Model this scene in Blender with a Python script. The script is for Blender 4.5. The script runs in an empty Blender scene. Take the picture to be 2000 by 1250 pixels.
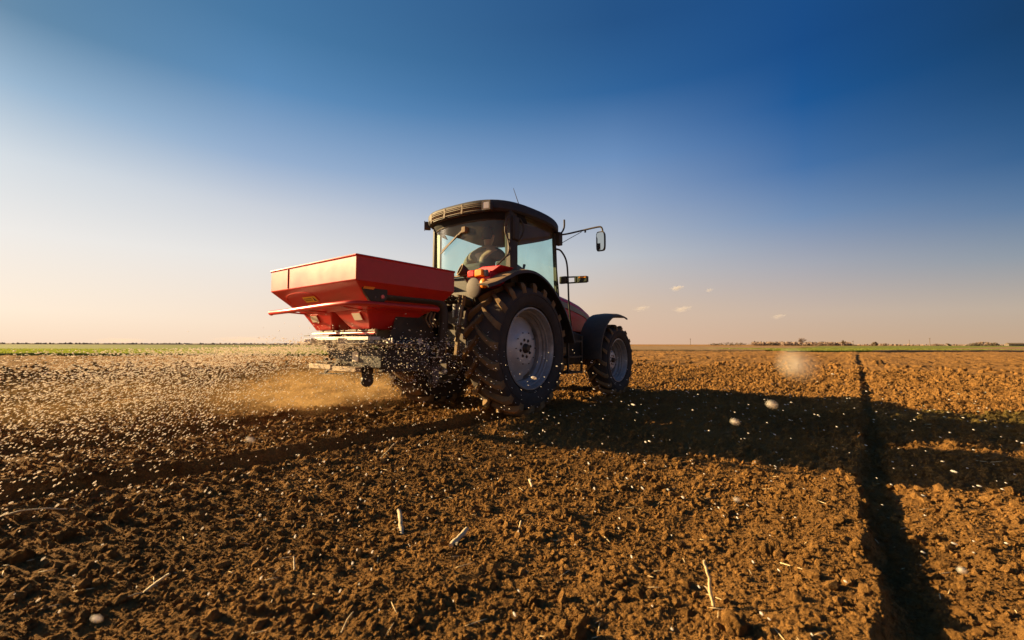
import bpy, bmesh, math, random
import numpy as np
from mathutils import Vector, Matrix

random.seed(7)
rng = np.random.default_rng(11)
SC = bpy.context.scene
COL = SC.collection
R = math.radians

# ------------------------------------------------------------------ camera
CAM_H = 0.87
cam = bpy.data.cameras.new('camera')
camo = bpy.data.objects.new('camera', cam)
COL.objects.link(camo)
cam.sensor_width = 36
cam.lens = 36 * 880 / 2000
cam.clip_start = 0.02
cam.clip_end = 20000
camo.location = (0, 0, CAM_H)
camo.rotation_euler = (R(93.06), R(-0.12), 0)
cam.dof.use_dof = True
cam.dof.focus_distance = 6.2
cam.dof.aperture_fstop = 4.0
SC.camera = camo

# ------------------------------------------------------------------ light
SUN_AZ, SUN_EL = -74.0, 19.0          # degrees clockwise from +Y, above the horizon
EXPOSURE = 1.5
sd = Vector((math.sin(R(SUN_AZ)) * math.cos(R(SUN_EL)), math.cos(R(SUN_AZ)) * math.cos(R(SUN_EL)), math.sin(R(SUN_EL))))
sl = bpy.data.lights.new('sun', 'SUN')
sl.energy = 5.0
sl.angle = R(0.6)
sl.color = (1.0, 0.71, 0.33)
so = bpy.data.objects.new('sun', sl)
so.rotation_euler = (-sd).to_track_quat('-Z', 'Y').to_euler()
COL.objects.link(so)

SC.view_settings.view_transform = 'Standard'
SC.view_settings.look = 'None'
SC.view_settings.exposure = EXPOSURE
SC.view_settings.gamma = 1
SC.view_settings.use_curve_mapping = False


def s2l(c):
    return tuple((v / 255 / 12.92 if v / 255 <= 0.04045 else ((v / 255 + 0.055) / 1.055) ** 2.4) for v in c)


world = bpy.data.worlds.new('World')
SC.world = world
world.use_nodes = True
wt = world.node_tree
wn, wl = wt.nodes, wt.links


def wmath(op, a, b=None, c=None):
    n = wn.new('ShaderNodeMath')
    n.operation = op
    for i, v in enumerate((a, b, c)):
        if v is None:
            continue
        if isinstance(v, (int, float)):
            n.inputs[i].default_value = v
        else:
            wl.new(v, n.inputs[i])
    return n.outputs[0]


tc = wn.new('ShaderNodeTexCoord')
sep = wn.new('ShaderNodeSeparateXYZ')
wl.new(tc.outputs['Generated'], sep.inputs[0])
zz = wmath('ABSOLUTE', sep.outputs[2])
hx = wmath('SQRT', wmath('ADD', wmath('MULTIPLY', sep.outputs[0], sep.outputs[0]), wmath('ADD', wmath('MULTIPLY', sep.outputs[1], sep.outputs[1]), 1e-5)))
dotv = wmath('DIVIDE', wmath('ADD', wmath('MULTIPLY', sep.outputs[0], math.sin(R(SUN_AZ))), wmath('MULTIPLY', sep.outputs[1], math.cos(R(SUN_AZ)))), hx)


def ramp(stops):
    n = wn.new('ShaderNodeValToRGB')
    cr = n.color_ramp
    cr.interpolation = 'B_SPLINE' if False else 'EASE'
    cr.interpolation = 'LINEAR'
    while len(cr.elements) < len(stops):
        cr.elements.new(0.5)
    for e, (p, c) in zip(cr.elements, stops):
        e.position = p
        e.color = (*s2l(c), 1)
    wl.new(zz, n.inputs[0])
    return n.outputs[0]


RA = ramp([(0, (250, 220, 192)), (.05, (253, 234, 213)), (.165, (236, 232, 228)), (.27, (209, 217, 224)), (.366, (146, 177, 203)), (.45, (88, 130, 162)), (.7, (62, 106, 152)), (1, (32, 76, 124))])
RM = ramp([(0, (247, 218, 190)), (.04, (248, 225, 202)), (.167, (231, 228, 225)), (.259, (203, 208, 217)), (.345, (150, 175, 206)), (.458, (90, 138, 183)), (.54, (68, 118, 162)), (.75, (45, 92, 142)), (1, (32, 76, 124))])
RB = ramp([(0, (221, 184, 157)), (.08, (215, 190, 168)), (.187, (190, 193, 198)), (.289, (150, 168, 196)), (.381, (108, 143, 188)), (.49, (48, 100, 155)), (.585, (35, 82, 134)), (.8, (32, 76, 126)), (1, (32, 76, 124))])
RD = ramp([(0, (197, 166, 136)), (.054, (188, 172, 156)), (.13, (138, 150, 163)), (.20, (88, 120, 157)), (.27, (44, 90, 138)), (.366, (18, 66, 112)), (.44, (14, 55, 96)), (.8, (24, 66, 116)), (1, (32, 76, 124))])
RC = ramp([(0, (208, 174, 144)), (.06, (202, 180, 162)), (.15, (166, 168, 178)), (.235, (116, 143, 180)), (.32, (68, 112, 166)), (.42, (26, 86, 148)), (.5, (20, 74, 134)), (.8, (28, 74, 126)), (1, (32, 76, 124))])


def mixc(f, a, b):
    n = wn.new('ShaderNodeMix')
    n.data_type = 'RGBA'
    if isinstance(f, (int, float)):
        n.inputs[0].default_value = f
    else:
        wl.new(f, n.inputs[0])
    wl.new(a, n.inputs[6])
    wl.new(b, n.inputs[7])
    return n.outputs[2]


def mr(v, a, b):
    n = wn.new('ShaderNodeMapRange')
    wl.new(v, n.inputs[0])
    n.inputs[1].default_value = a
    n.inputs[2].default_value = b
    return n.outputs[0]


grad = mixc(mr(dotv, -.58, -.30), RD, RC)
grad = mixc(mr(dotv, -.30, .05), grad, RB)
grad = mixc(mr(dotv, .05, .72), grad, RM)
grad = mixc(mr(dotv, .72, .92), grad, RA)
gs = wn.new('ShaderNodeVectorMath')
gs.operation = 'SCALE'
wl.new(grad, gs.inputs[0])
gs.inputs['Scale'].default_value = (2 ** -EXPOSURE)
sky = wn.new('ShaderNodeTexSky')
sky.sky_type = 'NISHITA'
sky.sun_disc = False
sky.sun_elevation = R(SUN_EL)
sky.sun_rotation = R(SUN_AZ)
sky.dust_density = 2.0
sky.air_density = 1.2
sky.ozone_density = 3.0
ns = wn.new('ShaderNodeVectorMath')
ns.operation = 'SCALE'
wl.new(sky.outputs[0], ns.inputs[0])
ns.inputs['Scale'].default_value = 0.08
fin = mixc(0.02, gs.outputs[0], ns.outputs[0])
# glow added to the sky round the out-of-frame sun, to lift the shadows
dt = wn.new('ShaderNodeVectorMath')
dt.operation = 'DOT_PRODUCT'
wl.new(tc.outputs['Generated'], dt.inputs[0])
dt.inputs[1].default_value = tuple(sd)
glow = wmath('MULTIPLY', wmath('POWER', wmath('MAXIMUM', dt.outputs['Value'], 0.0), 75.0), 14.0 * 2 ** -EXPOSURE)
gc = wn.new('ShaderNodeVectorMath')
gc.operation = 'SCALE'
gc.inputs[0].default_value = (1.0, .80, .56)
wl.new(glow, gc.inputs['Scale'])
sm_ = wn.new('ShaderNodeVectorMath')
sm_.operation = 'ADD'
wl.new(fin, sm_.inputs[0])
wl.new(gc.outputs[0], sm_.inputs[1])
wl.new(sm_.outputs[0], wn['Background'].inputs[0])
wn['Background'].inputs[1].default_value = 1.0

# ------------------------------------------------------------------ frames and helpers
TH = R(37.5)
AX = Vector((math.sin(TH), math.cos(TH), 0))
LX = Vector((-math.cos(TH), math.sin(TH), 0))
ORG = Vector((-0.55035, 6.39876, 0))
YAW = math.pi / 2 - TH


def loc2w(x, y, z=0):
    return ORG + AX * x + LX * y + Vector((0, 0, z))


def tag(o, label=None, cat=None, group=None, kind=None):
    if label: o['label'] = label
    if cat: o['category'] = cat
    if group: o['group'] = group
    if kind: o['kind'] = kind
    return o


def empty(name, parent=None, loc=(0, 0, 0), rz=0.0):
    o = bpy.data.objects.new(name, None)
    COL.objects.link(o)
    o.location = loc
    o.rotation_euler = (0, 0, rz)
    o.empty_display_size = .2
    if parent: o.parent = parent
    return o


class MB:
    def __init__(s, off=(0, 0, 0)):
        s.v, s.f, s.off = [], [], Vector(off)

    def add(s, vs, fs):
        n = len(s.v)
        s.v += [tuple(Vector(v) - s.off) for v in vs]
        s.f += [tuple(i + n for i in f) for f in fs]
        return s

    def box(s, a, b, rot=None, piv=None):
        (x0, y0, z0), (x1, y1, z1) = a, b
        vs = [(x, y, z) for z in (z0, z1) for y in (y0, y1) for x in (x0, x1)]
        if rot:
            p = Vector(piv or ((x0 + x1) / 2, (y0 + y1) / 2, (z0 + z1) / 2))
            M = Matrix.Rotation(rot[1], 3, rot[0])
            vs = [p + M @ (Vector(v) - p) for v in vs]
        return s.add(vs, [(0, 2, 3, 1), (4, 5, 7, 6), (0, 1, 5, 4), (2, 6, 7, 3), (0, 4, 6, 2), (1, 3, 7, 5)])

    def bar(s, p0, p1, w, h, up=(0, 0, 1)):
        p0, p1 = Vector(p0), Vector(p1)
        d = (p1 - p0).normalized()
        u = Vector(up)
        if abs(d.dot(u)) > .95: u = Vector((1, 0, 0))
        sd_ = d.cross(u).normalized()
        u = sd_.cross(d)
        vs = [p + sd_ * a * w / 2 + u * b * h / 2 for p in (p0, p1) for a, b in ((-1, -1), (1, -1), (1, 1), (-1, 1))]
        return s.add(vs, [(0, 1, 2, 3), (7, 6, 5, 4), (0, 4, 5, 1), (1, 5, 6, 2), (2, 6, 7, 3), (3, 7, 4, 0)])

    def tube(s, pts, r, n=10, cap=True):
        pts = [Vector(p) for p in pts]
        rs = r if isinstance(r, (list, tuple)) else [r] * len(pts)
        vs, fs = [], []
        prev = None
        for i, p in enumerate(pts):
            d = (pts[min(i + 1, len(pts) - 1)] - pts[max(i - 1, 0)]).normalized()
            if prev is None:
                u = Vector((0, 0, 1)) if abs(d.z) < .9 else Vector((1, 0, 0))
                u = (u - d * u.dot(d)).normalized()
            else:
                u = (prev - d * prev.dot(d)).normalized()
            prev = u
            w = d.cross(u)
            for k in range(n):
                a = 2 * math.pi * k / n
                vs.append(p + (u * math.cos(a) + w * math.sin(a)) * rs[i])
        for i in range(len(pts) - 1):
            for k in range(n):
                a, b = i * n + k, i * n + (k + 1) % n
                fs.append((a, b, b + n, a + n))
        if cap:
            fs.append(tuple(range(n))[::-1])
            fs.append(tuple(range((len(pts) - 1) * n, len(pts) * n)))
        return s.add(vs, fs)

    def lathe_y(s, prof, c=(0, 0, 0), n=48, close=False):
        """prof: (radius, y) pairs turned round the y axis."""
        c = Vector(c)
        vs, fs = [], []
        m = len(prof)
        for k in range(n):
            a = 2 * math.pi * k / n
            for r_, y in prof:
                vs.append(c + Vector((r_ * math.cos(a), y, r_ * math.sin(a))))
        for k in range(n):
            k2 = (k + 1) % n
            for i in range(m if close else m - 1):
                j = (i + 1) % m
                fs.append((k * m + i, k * m + j, k2 * m + j, k2 * m + i))
        return s.add(vs, fs)

    def prism(s, poly, ax, a, b):
        """poly in the two other axes (order x,y,z with ax removed)."""
        def mk(p, t):
            q = list(p)
            q.insert('xyz'.index(ax), t)
            return tuple(q)
        n = len(poly)
        vs = [mk(p, a) for p in poly] + [mk(p, b) for p in poly]
        fs = [tuple(range(n)), tuple(range(n, 2 * n))[::-1]]
        for i in range(n):
            j = (i + 1) % n
            fs.append((i, i + n, j + n, j))
        return s.add(vs, fs)

    def loft(s, rings, close=True, capa=True, capb=True):
        n = len(rings[0])
        vs = [p for r_ in rings for p in r_]
        fs = []
        for i in range(len(rings) - 1):
            for k in range(n if close else n - 1):
                k2 = (k + 1) % n
                fs.append((i * n + k, i * n + k2, (i + 1) * n + k2, (i + 1) * n + k))
        if capa: fs.append(tuple(range(n))[::-1])
        if capb: fs.append(tuple(range((len(rings) - 1) * n, len(rings) * n)))
        return s.add(vs, fs)

    def mesh(s, name, mat=None, smooth=35, fix=True):
        me = bpy.data.meshes.new(name)
        me.from_pydata(s.v, [], s.f)
        if fix:
            bm = bmesh.new()
            bm.from_mesh(me)
            bmesh.ops.recalc_face_normals(bm, faces=bm.faces)
            bm.to_mesh(me)
            bm.free()
        if mat: me.materials.append(mat)
        if smooth:
            me.polygons.foreach_set('use_smooth', [True] * len(me.polygons))
            me.set_sharp_from_angle(angle=R(smooth))
        return me

    def build(s, name, mat, parent=None, smooth=35, bevel=0, loc=None):
        o = bpy.data.objects.new(name, s.mesh(name, mat, smooth))
        COL.objects.link(o)
        if parent: o.parent = parent
        if loc is not None: o.location = loc
        if bevel:
            m = o.modifiers.new('bevel', 'BEVEL')
            m.width = bevel
            m.segments = 2
            m.limit_method = 'ANGLE'
            m.angle_limit = R(40)
        return o


def link(name, me, parent=None, loc=(0, 0, 0), rot=(0, 0, 0), scale=None):
    o = bpy.data.objects.new(name, me)
    COL.objects.link(o)
    if parent: o.parent = parent
    o.location = loc
    o.rotation_euler = rot
    if scale: o.scale = scale
    return o


def npmesh(name, V, F, mat, smooth=True):
    """numpy vertices (n,3) and faces (m,3|4)."""
    me = bpy.data.meshes.new(name)
    V = np.ascontiguousarray(V, np.float32)
    F = np.ascontiguousarray(F, np.int32)
    k = F.shape[1]
    me.vertices.add(len(V))
    me.vertices.foreach_set('co', V.ravel())
    me.loops.add(F.size)
    me.loops.foreach_set('vertex_index', F.ravel())
    me.polygons.add(len(F))
    me.polygons.foreach_set('loop_start', np.arange(len(F), dtype=np.int32) * k)
    me.polygons.foreach_set('loop_total', np.full(len(F), k, np.int32))
    me.polygons.foreach_set('use_smooth', np.full(len(F), smooth))
    me.update()
    me.validate()
    me.materials.append(mat)
    return me


# ------------------------------------------------------------------ materials
def mat(name, col, rough=.6, metal=0.0, dust=0.0, dustcol=(.36, .23, .11), scale=14, bump=0.0, var=.15, coat=0.0, spec=.5, bscale=60, up=0.0):
    m = bpy.data.materials.new(name)
    m.use_nodes = True
    t = m.node_tree
    n, l = t.nodes, t.links
    b = n['Principled BSDF']
    tc_ = n.new('ShaderNodeTexCoord')
    nz = n.new('ShaderNodeTexNoise')
    nz.inputs['Scale'].default_value = scale
    nz.inputs['Detail'].default_value = 7
    nz.inputs['Roughness'].default_value = .65
    l.new(tc_.outputs['Object'], nz.inputs['Vector'])
    r_ = n.new('ShaderNodeMix')
    r_.data_type = 'RGBA'
    r_.inputs[6].default_value = (*[c * (1 - var) for c in col], 1)
    r_.inputs[7].default_value = (*[min(1, c * (1 + var)) for c in col], 1)
    l.new(nz.outputs[0], r_.inputs[0])
    out = r_.outputs[2]
    if dust > 0:
        n2 = n.new('ShaderNodeTexNoise')
        n2.inputs['Scale'].default_value = 3.1
        n2.inputs['Detail'].default_value = 9
        n2.inputs['Roughness'].default_value = .72
        l.new(tc_.outputs['Object'], n2.inputs['Vector'])
        mp = n.new('ShaderNodeMapRange')
        mp.inputs[1].default_value = .38
        mp.inputs[2].default_value = .68
        mp.inputs[3].default_value = dust * .35
        mp.inputs[4].default_value = min(1, dust * 1.5)
        l.new(n2.outputs[0], mp.inputs[0])
        fac = mp.outputs[0]
        if up > 0:      # dust settles on what faces up
            ge = n.new('ShaderNodeNewGeometry')
            sp = n.new('ShaderNodeSeparateXYZ')
            l.new(ge.outputs['Normal'], sp.inputs[0])
            m2 = n.new('ShaderNodeMapRange')
            m2.inputs[1].default_value = .25
            m2.inputs[2].default_value = .9
            m2.inputs[4].default_value = up
            l.new(sp.outputs[2], m2.inputs[0])
            ad = n.new('ShaderNodeMath')
            ad.operation = 'ADD'
            ad.use_clamp = True
            l.new(fac, ad.inputs[0])
            l.new(m2.outputs[0], ad.inputs[1])
            fac = ad.outputs[0]
        dm = n.new('ShaderNodeMix')
        dm.data_type = 'RGBA'
        l.new(fac, dm.inputs[0])
        l.new(out, dm.inputs[6])
        dm.inputs[7].default_value = (*dustcol, 1)
        out = dm.outputs[2]
        rr = n.new('ShaderNodeMapRange')
        rr.inputs[3].default_value = rough
        rr.inputs[4].default_value = .95
        l.new(fac, rr.inputs[0])
        l.new(rr.outputs[0], b.inputs['Roughness'])
    else:
        b.inputs['Roughness'].default_value = rough
    l.new(out, b.inputs['Base Color'])
    b.inputs['Metallic'].default_value = metal
    b.inputs['Coat Weight'].default_value = coat
    b.inputs['Coat Roughness'].default_value = .15
    b.inputs['Specular IOR Level'].default_value = spec
    if bump > 0:
        n3 = n.new('ShaderNodeTexNoise')
        n3.inputs['Scale'].default_value = bscale
        n3.inputs['Detail'].default_value = 6
        l.new(tc_.outputs['Object'], n3.inputs['Vector'])
        bp = n.new('ShaderNodeBump')
        bp.inputs['Strength'].default_value = bump
        bp.inputs['Distance'].default_value = .01
        l.new(n3.outputs[0], bp.inputs['Height'])
        l.new(bp.outputs[0], b.inputs['Normal'])
    return m


def glass(name, tint, gloss=.06, rough=.02, grime=.06):
    m = bpy.data.materials.new(name)
    m.use_nodes = True
    n, l = m.node_tree.nodes, m.node_tree.links
    n.remove(n['Principled BSDF'])
    tr = n.new('ShaderNodeBsdfTransparent')
    tr.inputs[0].default_value = (*tint, 1)
    gl = n.new('ShaderNodeBsdfGlossy')
    gl.inputs['Roughness'].default_value = rough
    lw = n.new('ShaderNodeLayerWeight')
    lw.inputs['Blend'].default_value = .5
    pw = n.new('ShaderNodeMath'); pw.operation = 'POWER'; pw.inputs[1].default_value = 4.5
    l.new(lw.outputs['Facing'], pw.inputs[0])
    fr = n.new('ShaderNodeMath'); fr.operation = 'MULTIPLY_ADD'; fr.inputs[1].default_value = .55; fr.inputs[2].default_value = .035
    l.new(pw.outputs[0], fr.inputs[0])
    mx = n.new('ShaderNodeMixShader')
    l.new(fr.outputs[0], mx.inputs[0])
    l.new(tr.outputs[0], mx.inputs[1])
    l.new(gl.outputs[0], mx.inputs[2])
    df = n.new('ShaderNodeBsdfDiffuse')
    df.inputs[0].default_value = (.5, .42, .3, 1)
    nz = n.new('ShaderNodeTexNoise')
    nz.inputs['Scale'].default_value = 4
    nz.inputs['Detail'].default_value = 8
    mp = n.new('ShaderNodeMapRange')
    mp.inputs[1].default_value = .3
    mp.inputs[2].default_value = .8
    mp.inputs[3].default_value = grime * .3
    mp.inputs[4].default_value = grime * 2
    l.new(nz.outputs[0], mp.inputs[0])
    m2 = n.new('ShaderNodeMixShader')
    l.new(mp.outputs[0], m2.inputs[0])
    l.new(mx.outputs[0], m2.inputs[1])
    l.new(df.outputs[0], m2.inputs[2])
    l.new(m2.outputs[0], n['Material Output'].inputs[0])
    return m


M = {
    'red': mat('red_paint', (.56, .008, .022), .45, spec=.35, dust=.04, up=.04, dustcol=(.40, .08, .05), coat=.1, bump=.03, bscale=9),
    'red_hopper': mat('hopper_red_paint', (.50, .016, .014), .28, spec=.42, dust=.09, coat=0, dustcol=(.36, .13, .035), bump=.04, bscale=5),
    'black': mat('black_plastic', (.020, .018, .017), .5, spec=.3, dust=.10, up=.12, var=.3),
    'deep': mat('deep_black_rubber', (.010, .010, .011), .75, spec=.2, var=.3),
    'fender': mat('dusty_black_fender', (.022, .021, .021), .55, dust=.10, up=.75, dustcol=(.30, .17, .075)),
    'roof': mat('dark_roof_plastic', (.028, .027, .030), .6, spec=.3, dust=.02, up=.14, dustcol=(.26, .17, .08)),
    'iron': mat('dark_greasy_steel', (.04, .034, .028), .5, metal=.3, dust=.25, dustcol=(.16, .09, .04), bump=.1),
    'dusty': mat('dust_covered_steel', (.12, .09, .06), .6, metal=.3, dust=.6, dustcol=(.40, .25, .11), bump=.1),
    'steel': mat('grey_cylinder_steel', (.30, .31, .34), .3, metal=.8, dust=.2),
    'stain': mat('stainless_disc_steel', (.5, .49, .48), .4, metal=.7, dust=.35),
    'tyre': mat('tyre_rubber', (.032, .029, .028), .78, dust=.34, dustcol=(.12, .085, .06), scale=7, bump=.12, bscale=30, spec=.25),
    'lug': mat('muddy_tread_rubber', (.04, .032, .025), .85, dust=.8, dustcol=(.28, .165, .07), scale=9, bump=.2, bscale=40, spec=.2),
    'rim': mat('silver_rim_paint', (.68, .66, .65), .38, metal=.3, dust=.30, dustcol=(.24, .17, .11)),
    'barrel': mat('rim_barrel_paint', (.42, .40, .39), .34, metal=.45, dust=.40, dustcol=(.14, .10, .07)),
    'rimdark': mat('dark_bolt_steel', (.03, .027, .025), .5, metal=.5, dust=.15),
    'lens_red': mat('red_lamp_lens', (.75, .035, .015), .2, coat=.6, var=.1),
    'lens_orange': mat('orange_lamp_lens', (1, .26, .015), .45, coat=0, spec=.2, var=.1),
    'lens_clear': mat('clear_lamp_lens', (.50, .42, .38), .15, coat=.8),
    'plate': mat('faded_grey_plate', (.14, .115, .10), .7, spec=.2, dust=.03, bump=.05),
    'reflector': mat('cream_reflector', (.72, .62, .48), .5, dust=.15),
    'yellow': mat('yellow_sticker', (.75, .50, .02), .5, dust=.1),
    'slat': mat('tan_dusty_slat', (.10, .065, .04), .6, dust=.35, dustcol=(.26, .16, .075)),
    'glare': mat('pale_glare_paint', (.62, .56, .46), .5),  # painted-in glare for the cab's rear-left corner
    'liner': mat('grey_headliner', (.16, .16, .165), .9),
    'seat': mat('dark_seat_fabric', (.05, .05, .055), .9),
    'wood': mat('dusty_light_beam', (.45, .33, .22), .6, dust=.4),
    'strip': mat('grey_hood_strip', (.13, .12, .12), .35, dust=.1),
    'glass': glass('teal_cab_glass', (.83, .985, .94)),
    'mirror': mat('mirror_glass', (.5, .52, .5), .03, metal=1.0, var=.02),
    'cable': mat('black_cable', (.03, .022, .018), .5, dust=.4, dustcol=(.2, .11, .06)),
    'skin': mat('skin', (.42, .24, .16), .55),
    'jacket': mat('grey_work_jacket', (.15, .125, .105), .9, bump=.3),
    'trouser': mat('dark_trousers', (.03, .035, .05), .9),
    'hair': mat('dark_hair', (.03, .02, .015), .8),
    'straw': mat('dry_straw', (.58, .43, .22), .7, scale=30, var=.3, bump=.2, bscale=120),
    'granule': mat('white_granule', (.90, .86, .79), .5, scale=30, var=.08),
}
_n, _l = M['granule'].node_tree.nodes, M['granule'].node_tree.links
_t = _n.new('ShaderNodeBsdfTranslucent'); _t.inputs[0].default_value = (.95, .85, .70, 1)
_m = _n.new('ShaderNodeMixShader'); _m.inputs[0].default_value = .5
_l.new(_n['Principled BSDF'].outputs[0], _m.inputs[1]); _l.new(_t.outputs[0], _m.inputs[2])
_l.new(_m.outputs[0], _n['Material Output'].inputs[0])


def soil_mat():
    m = bpy.data.materials.new('plowed_soil')
    m.use_nodes = True
    n, l = m.node_tree.nodes, m.node_tree.links
    b = n['Principled BSDF']
    b.inputs['Roughness'].default_value = .95
    b.inputs['Specular IOR Level'].default_value = .12
    tc_ = n.new('ShaderNodeTexCoord')
    facs = []
    for sc_, d in ((.7, 6), (9, 8), (70, 5)):
        z = n.new('ShaderNodeTexNoise')
        z.inputs['Scale'].default_value = sc_
        z.inputs['Detail'].default_value = d
        z.inputs['Roughness'].default_value = .65
        l.new(tc_.outputs['Object'], z.inputs['Vector'])
        facs.append(z.outputs[0])
    c1 = n.new('ShaderNodeMix'); c1.data_type = 'RGBA'
    c1.inputs[6].default_value = (.212, .100, .030, 1)
    c1.inputs[7].default_value = (.395, .202, .056, 1)
    l.new(facs[1], c1.inputs[0])
    c2 = n.new('ShaderNodeMix'); c2.data_type = 'RGBA'; c2.blend_type = 'MULTIPLY'
    c2.inputs[0].default_value = 1
    r1 = n.new('ShaderNodeMapRange'); r1.inputs[1].default_value = .3; r1.inputs[2].default_value = .7; r1.inputs[3].default_value = .68; r1.inputs[4].default_value = 1.25
    l.new(facs[0], r1.inputs[0])
    l.new(c1.outputs[2], c2.inputs[6]); l.new(r1.outputs[0], c2.inputs[7])
    c3 = n.new('ShaderNodeMix'); c3.data_type = 'RGBA'; c3.blend_type = 'MULTIPLY'
    c3.inputs[0].default_value = 1
    r2 = n.new('ShaderNodeMapRange'); r2.inputs[1].default_value = .3; r2.inputs[2].default_value = .7; r2.inputs[3].default_value = .7; r2.inputs[4].default_value = 1.3
    l.new(facs[2], r2.inputs[0])
    l.new(c2.outputs[2], c3.inputs[6]); l.new(r2.outputs[0], c3.inputs[7])
    l.new(c3.outputs[2], b.inputs['Base Color'])
    z = n.new('ShaderNodeTexNoise'); z.inputs['Scale'].default_value = 160; z.inputs['Detail'].default_value = 6; z.inputs['Roughness'].default_value = .7
    l.new(tc_.outputs['Object'], z.inputs['Vector'])
    bp = n.new('ShaderNodeBump'); bp.inputs['Strength'].default_value = .7; bp.inputs['Distance'].default_value = .006
    l.new(z.outputs[0], bp.inputs['Height'])
    z2 = n.new('ShaderNodeTexNoise'); z2.inputs['Scale'].default_value = 14; z2.inputs['Detail'].default_value = 9; z2.inputs['Roughness'].default_value = .75
    l.new(tc_.outputs['Object'], z2.inputs['Vector'])
    b2 = n.new('ShaderNodeBump'); b2.inputs['Strength'].default_value = .6; b2.inputs['Distance'].default_value = .05
    l.new(z2.outputs[0], b2.inputs['Height'])
    prev = b2.outputs[0]
    for sc_, ds in ((38, .024), (95, .012)):      # crumb structure
        vo = n.new('ShaderNodeTexVoronoi'); vo.inputs['Scale'].default_value = sc_; vo.inputs['Randomness'].default_value = 1
        wv = n.new('ShaderNodeVectorMath'); wv.operation = 'ADD'
        sv = n.new('ShaderNodeVectorMath'); sv.operation = 'SCALE'; sv.inputs['Scale'].default_value = .9 / sc_
        l.new(z.outputs[1], sv.inputs[0]); l.new(tc_.outputs['Object'], wv.inputs[0]); l.new(sv.outputs[0], wv.inputs[1])
        l.new(wv.outputs[0], vo.inputs['Vector'])
        iv = n.new('ShaderNodeMath'); iv.operation = 'SUBTRACT'; iv.inputs[0].default_value = 1
        l.new(vo.outputs['Distance'], iv.inputs[1])
        bb = n.new('ShaderNodeBump'); bb.inputs['Strength'].default_value = 1.0; bb.inputs['Distance'].default_value = ds
        l.new(iv.outputs[0], bb.inputs['Height']); l.new(prev, bb.inputs['Normal'])
        prev = bb.outputs[0]
    l.new(prev, bp.inputs['Normal'])
    l.new(bp.outputs[0], b.inputs['Normal'])
    return m


def field_mat(name, ca, cb, sc_=.25, stretch=1.0):
    m = bpy.data.materials.new(name)
    m.use_nodes = True
    n, l = m.node_tree.nodes, m.node_tree.links
    b = n['Principled BSDF']
    b.inputs['Roughness'].default_value = .9
    b.inputs['Specular IOR Level'].default_value = .15
    tc_ = n.new('ShaderNodeTexCoord')
    z = n.new('ShaderNodeTexNoise'); z.inputs['Scale'].default_value = sc_; z.inputs['Detail'].default_value = 10; z.inputs['Roughness'].default_value = .75
    l.new(tc_.outputs['Object'], z.inputs['Vector'])
    r_ = n.new('ShaderNodeMapRange'); r_.inputs[1].default_value = .35; r_.inputs[2].default_value = .65
    l.new(z.outputs[0], r_.inputs[0])
    c = n.new('ShaderNodeMix'); c.data_type = 'RGBA'
    c.inputs[6].default_value = (*ca, 1); c.inputs[7].default_value = (*cb, 1)
    l.new(r_.outputs[0], c.inputs[0])
    l.new(c.outputs[2], b.inputs['Base Color'])
    bp = n.new('ShaderNodeBump'); bp.inputs['Strength'].default_value = .6; bp.inputs['Distance'].default_value = .1
    z2 = n.new('ShaderNodeTexNoise'); z2.inputs['Scale'].default_value = 3; z2.inputs['Detail'].default_value = 8
    l.new(tc_.outputs['Object'], z2.inputs['Vector'])
    l.new(z2.outputs[0], bp.inputs['Height'])
    l.new(bp.outputs[0], b.inputs['Normal'])
    return m


SOIL = soil_mat()
GREEN = field_mat('young_crop_green', (.12, .135, .018), (.20, .20, .035))
TAN = field_mat('stubble_tan', (.20, .12, .05), (.30, .19, .085))
BUSH = mat('bare_bush_brown', (.20, .135, .10), .9, scale=3)
DARKBUSH = mat('dark_bush', (.12, .085, .055), .9, scale=3)


# ------------------------------------------------------------------ numpy noise
def hash2(ix, iy, s):
    h = (ix.astype(np.int64) * 374761393 + iy.astype(np.int64) * 668265263 + s * 1442695041) & 0xffffffff
    h = ((h ^ (h >> 13)) * 1274126177) & 0xffffffff
    h = ((h ^ (h >> 16)) * 2246822519) & 0xffffffff
    h = h ^ (h >> 15)
    return (h & 0xffffff).astype(np.float32) / 16777216.0


def vnoise(x, y, cell, s):
    x = x / cell; y = y / cell
    ix = np.floor(x); iy = np.floor(y)
    fx = (x - ix).astype(np.float32); fy = (y - iy).astype(np.float32)
    ix = ix.astype(np.int64); iy = iy.astype(np.int64)
    fx = fx * fx * (3 - 2 * fx); fy = fy * fy * (3 - 2 * fy)
    a = hash2(ix, iy, s); b = hash2(ix + 1, iy, s); c = hash2(ix, iy + 1, s); d = hash2(ix + 1, iy + 1, s)
    return (a + (b - a) * fx + (c - a) * fy + (a - b - c + d) * fx * fy) * 2 - 1


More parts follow.
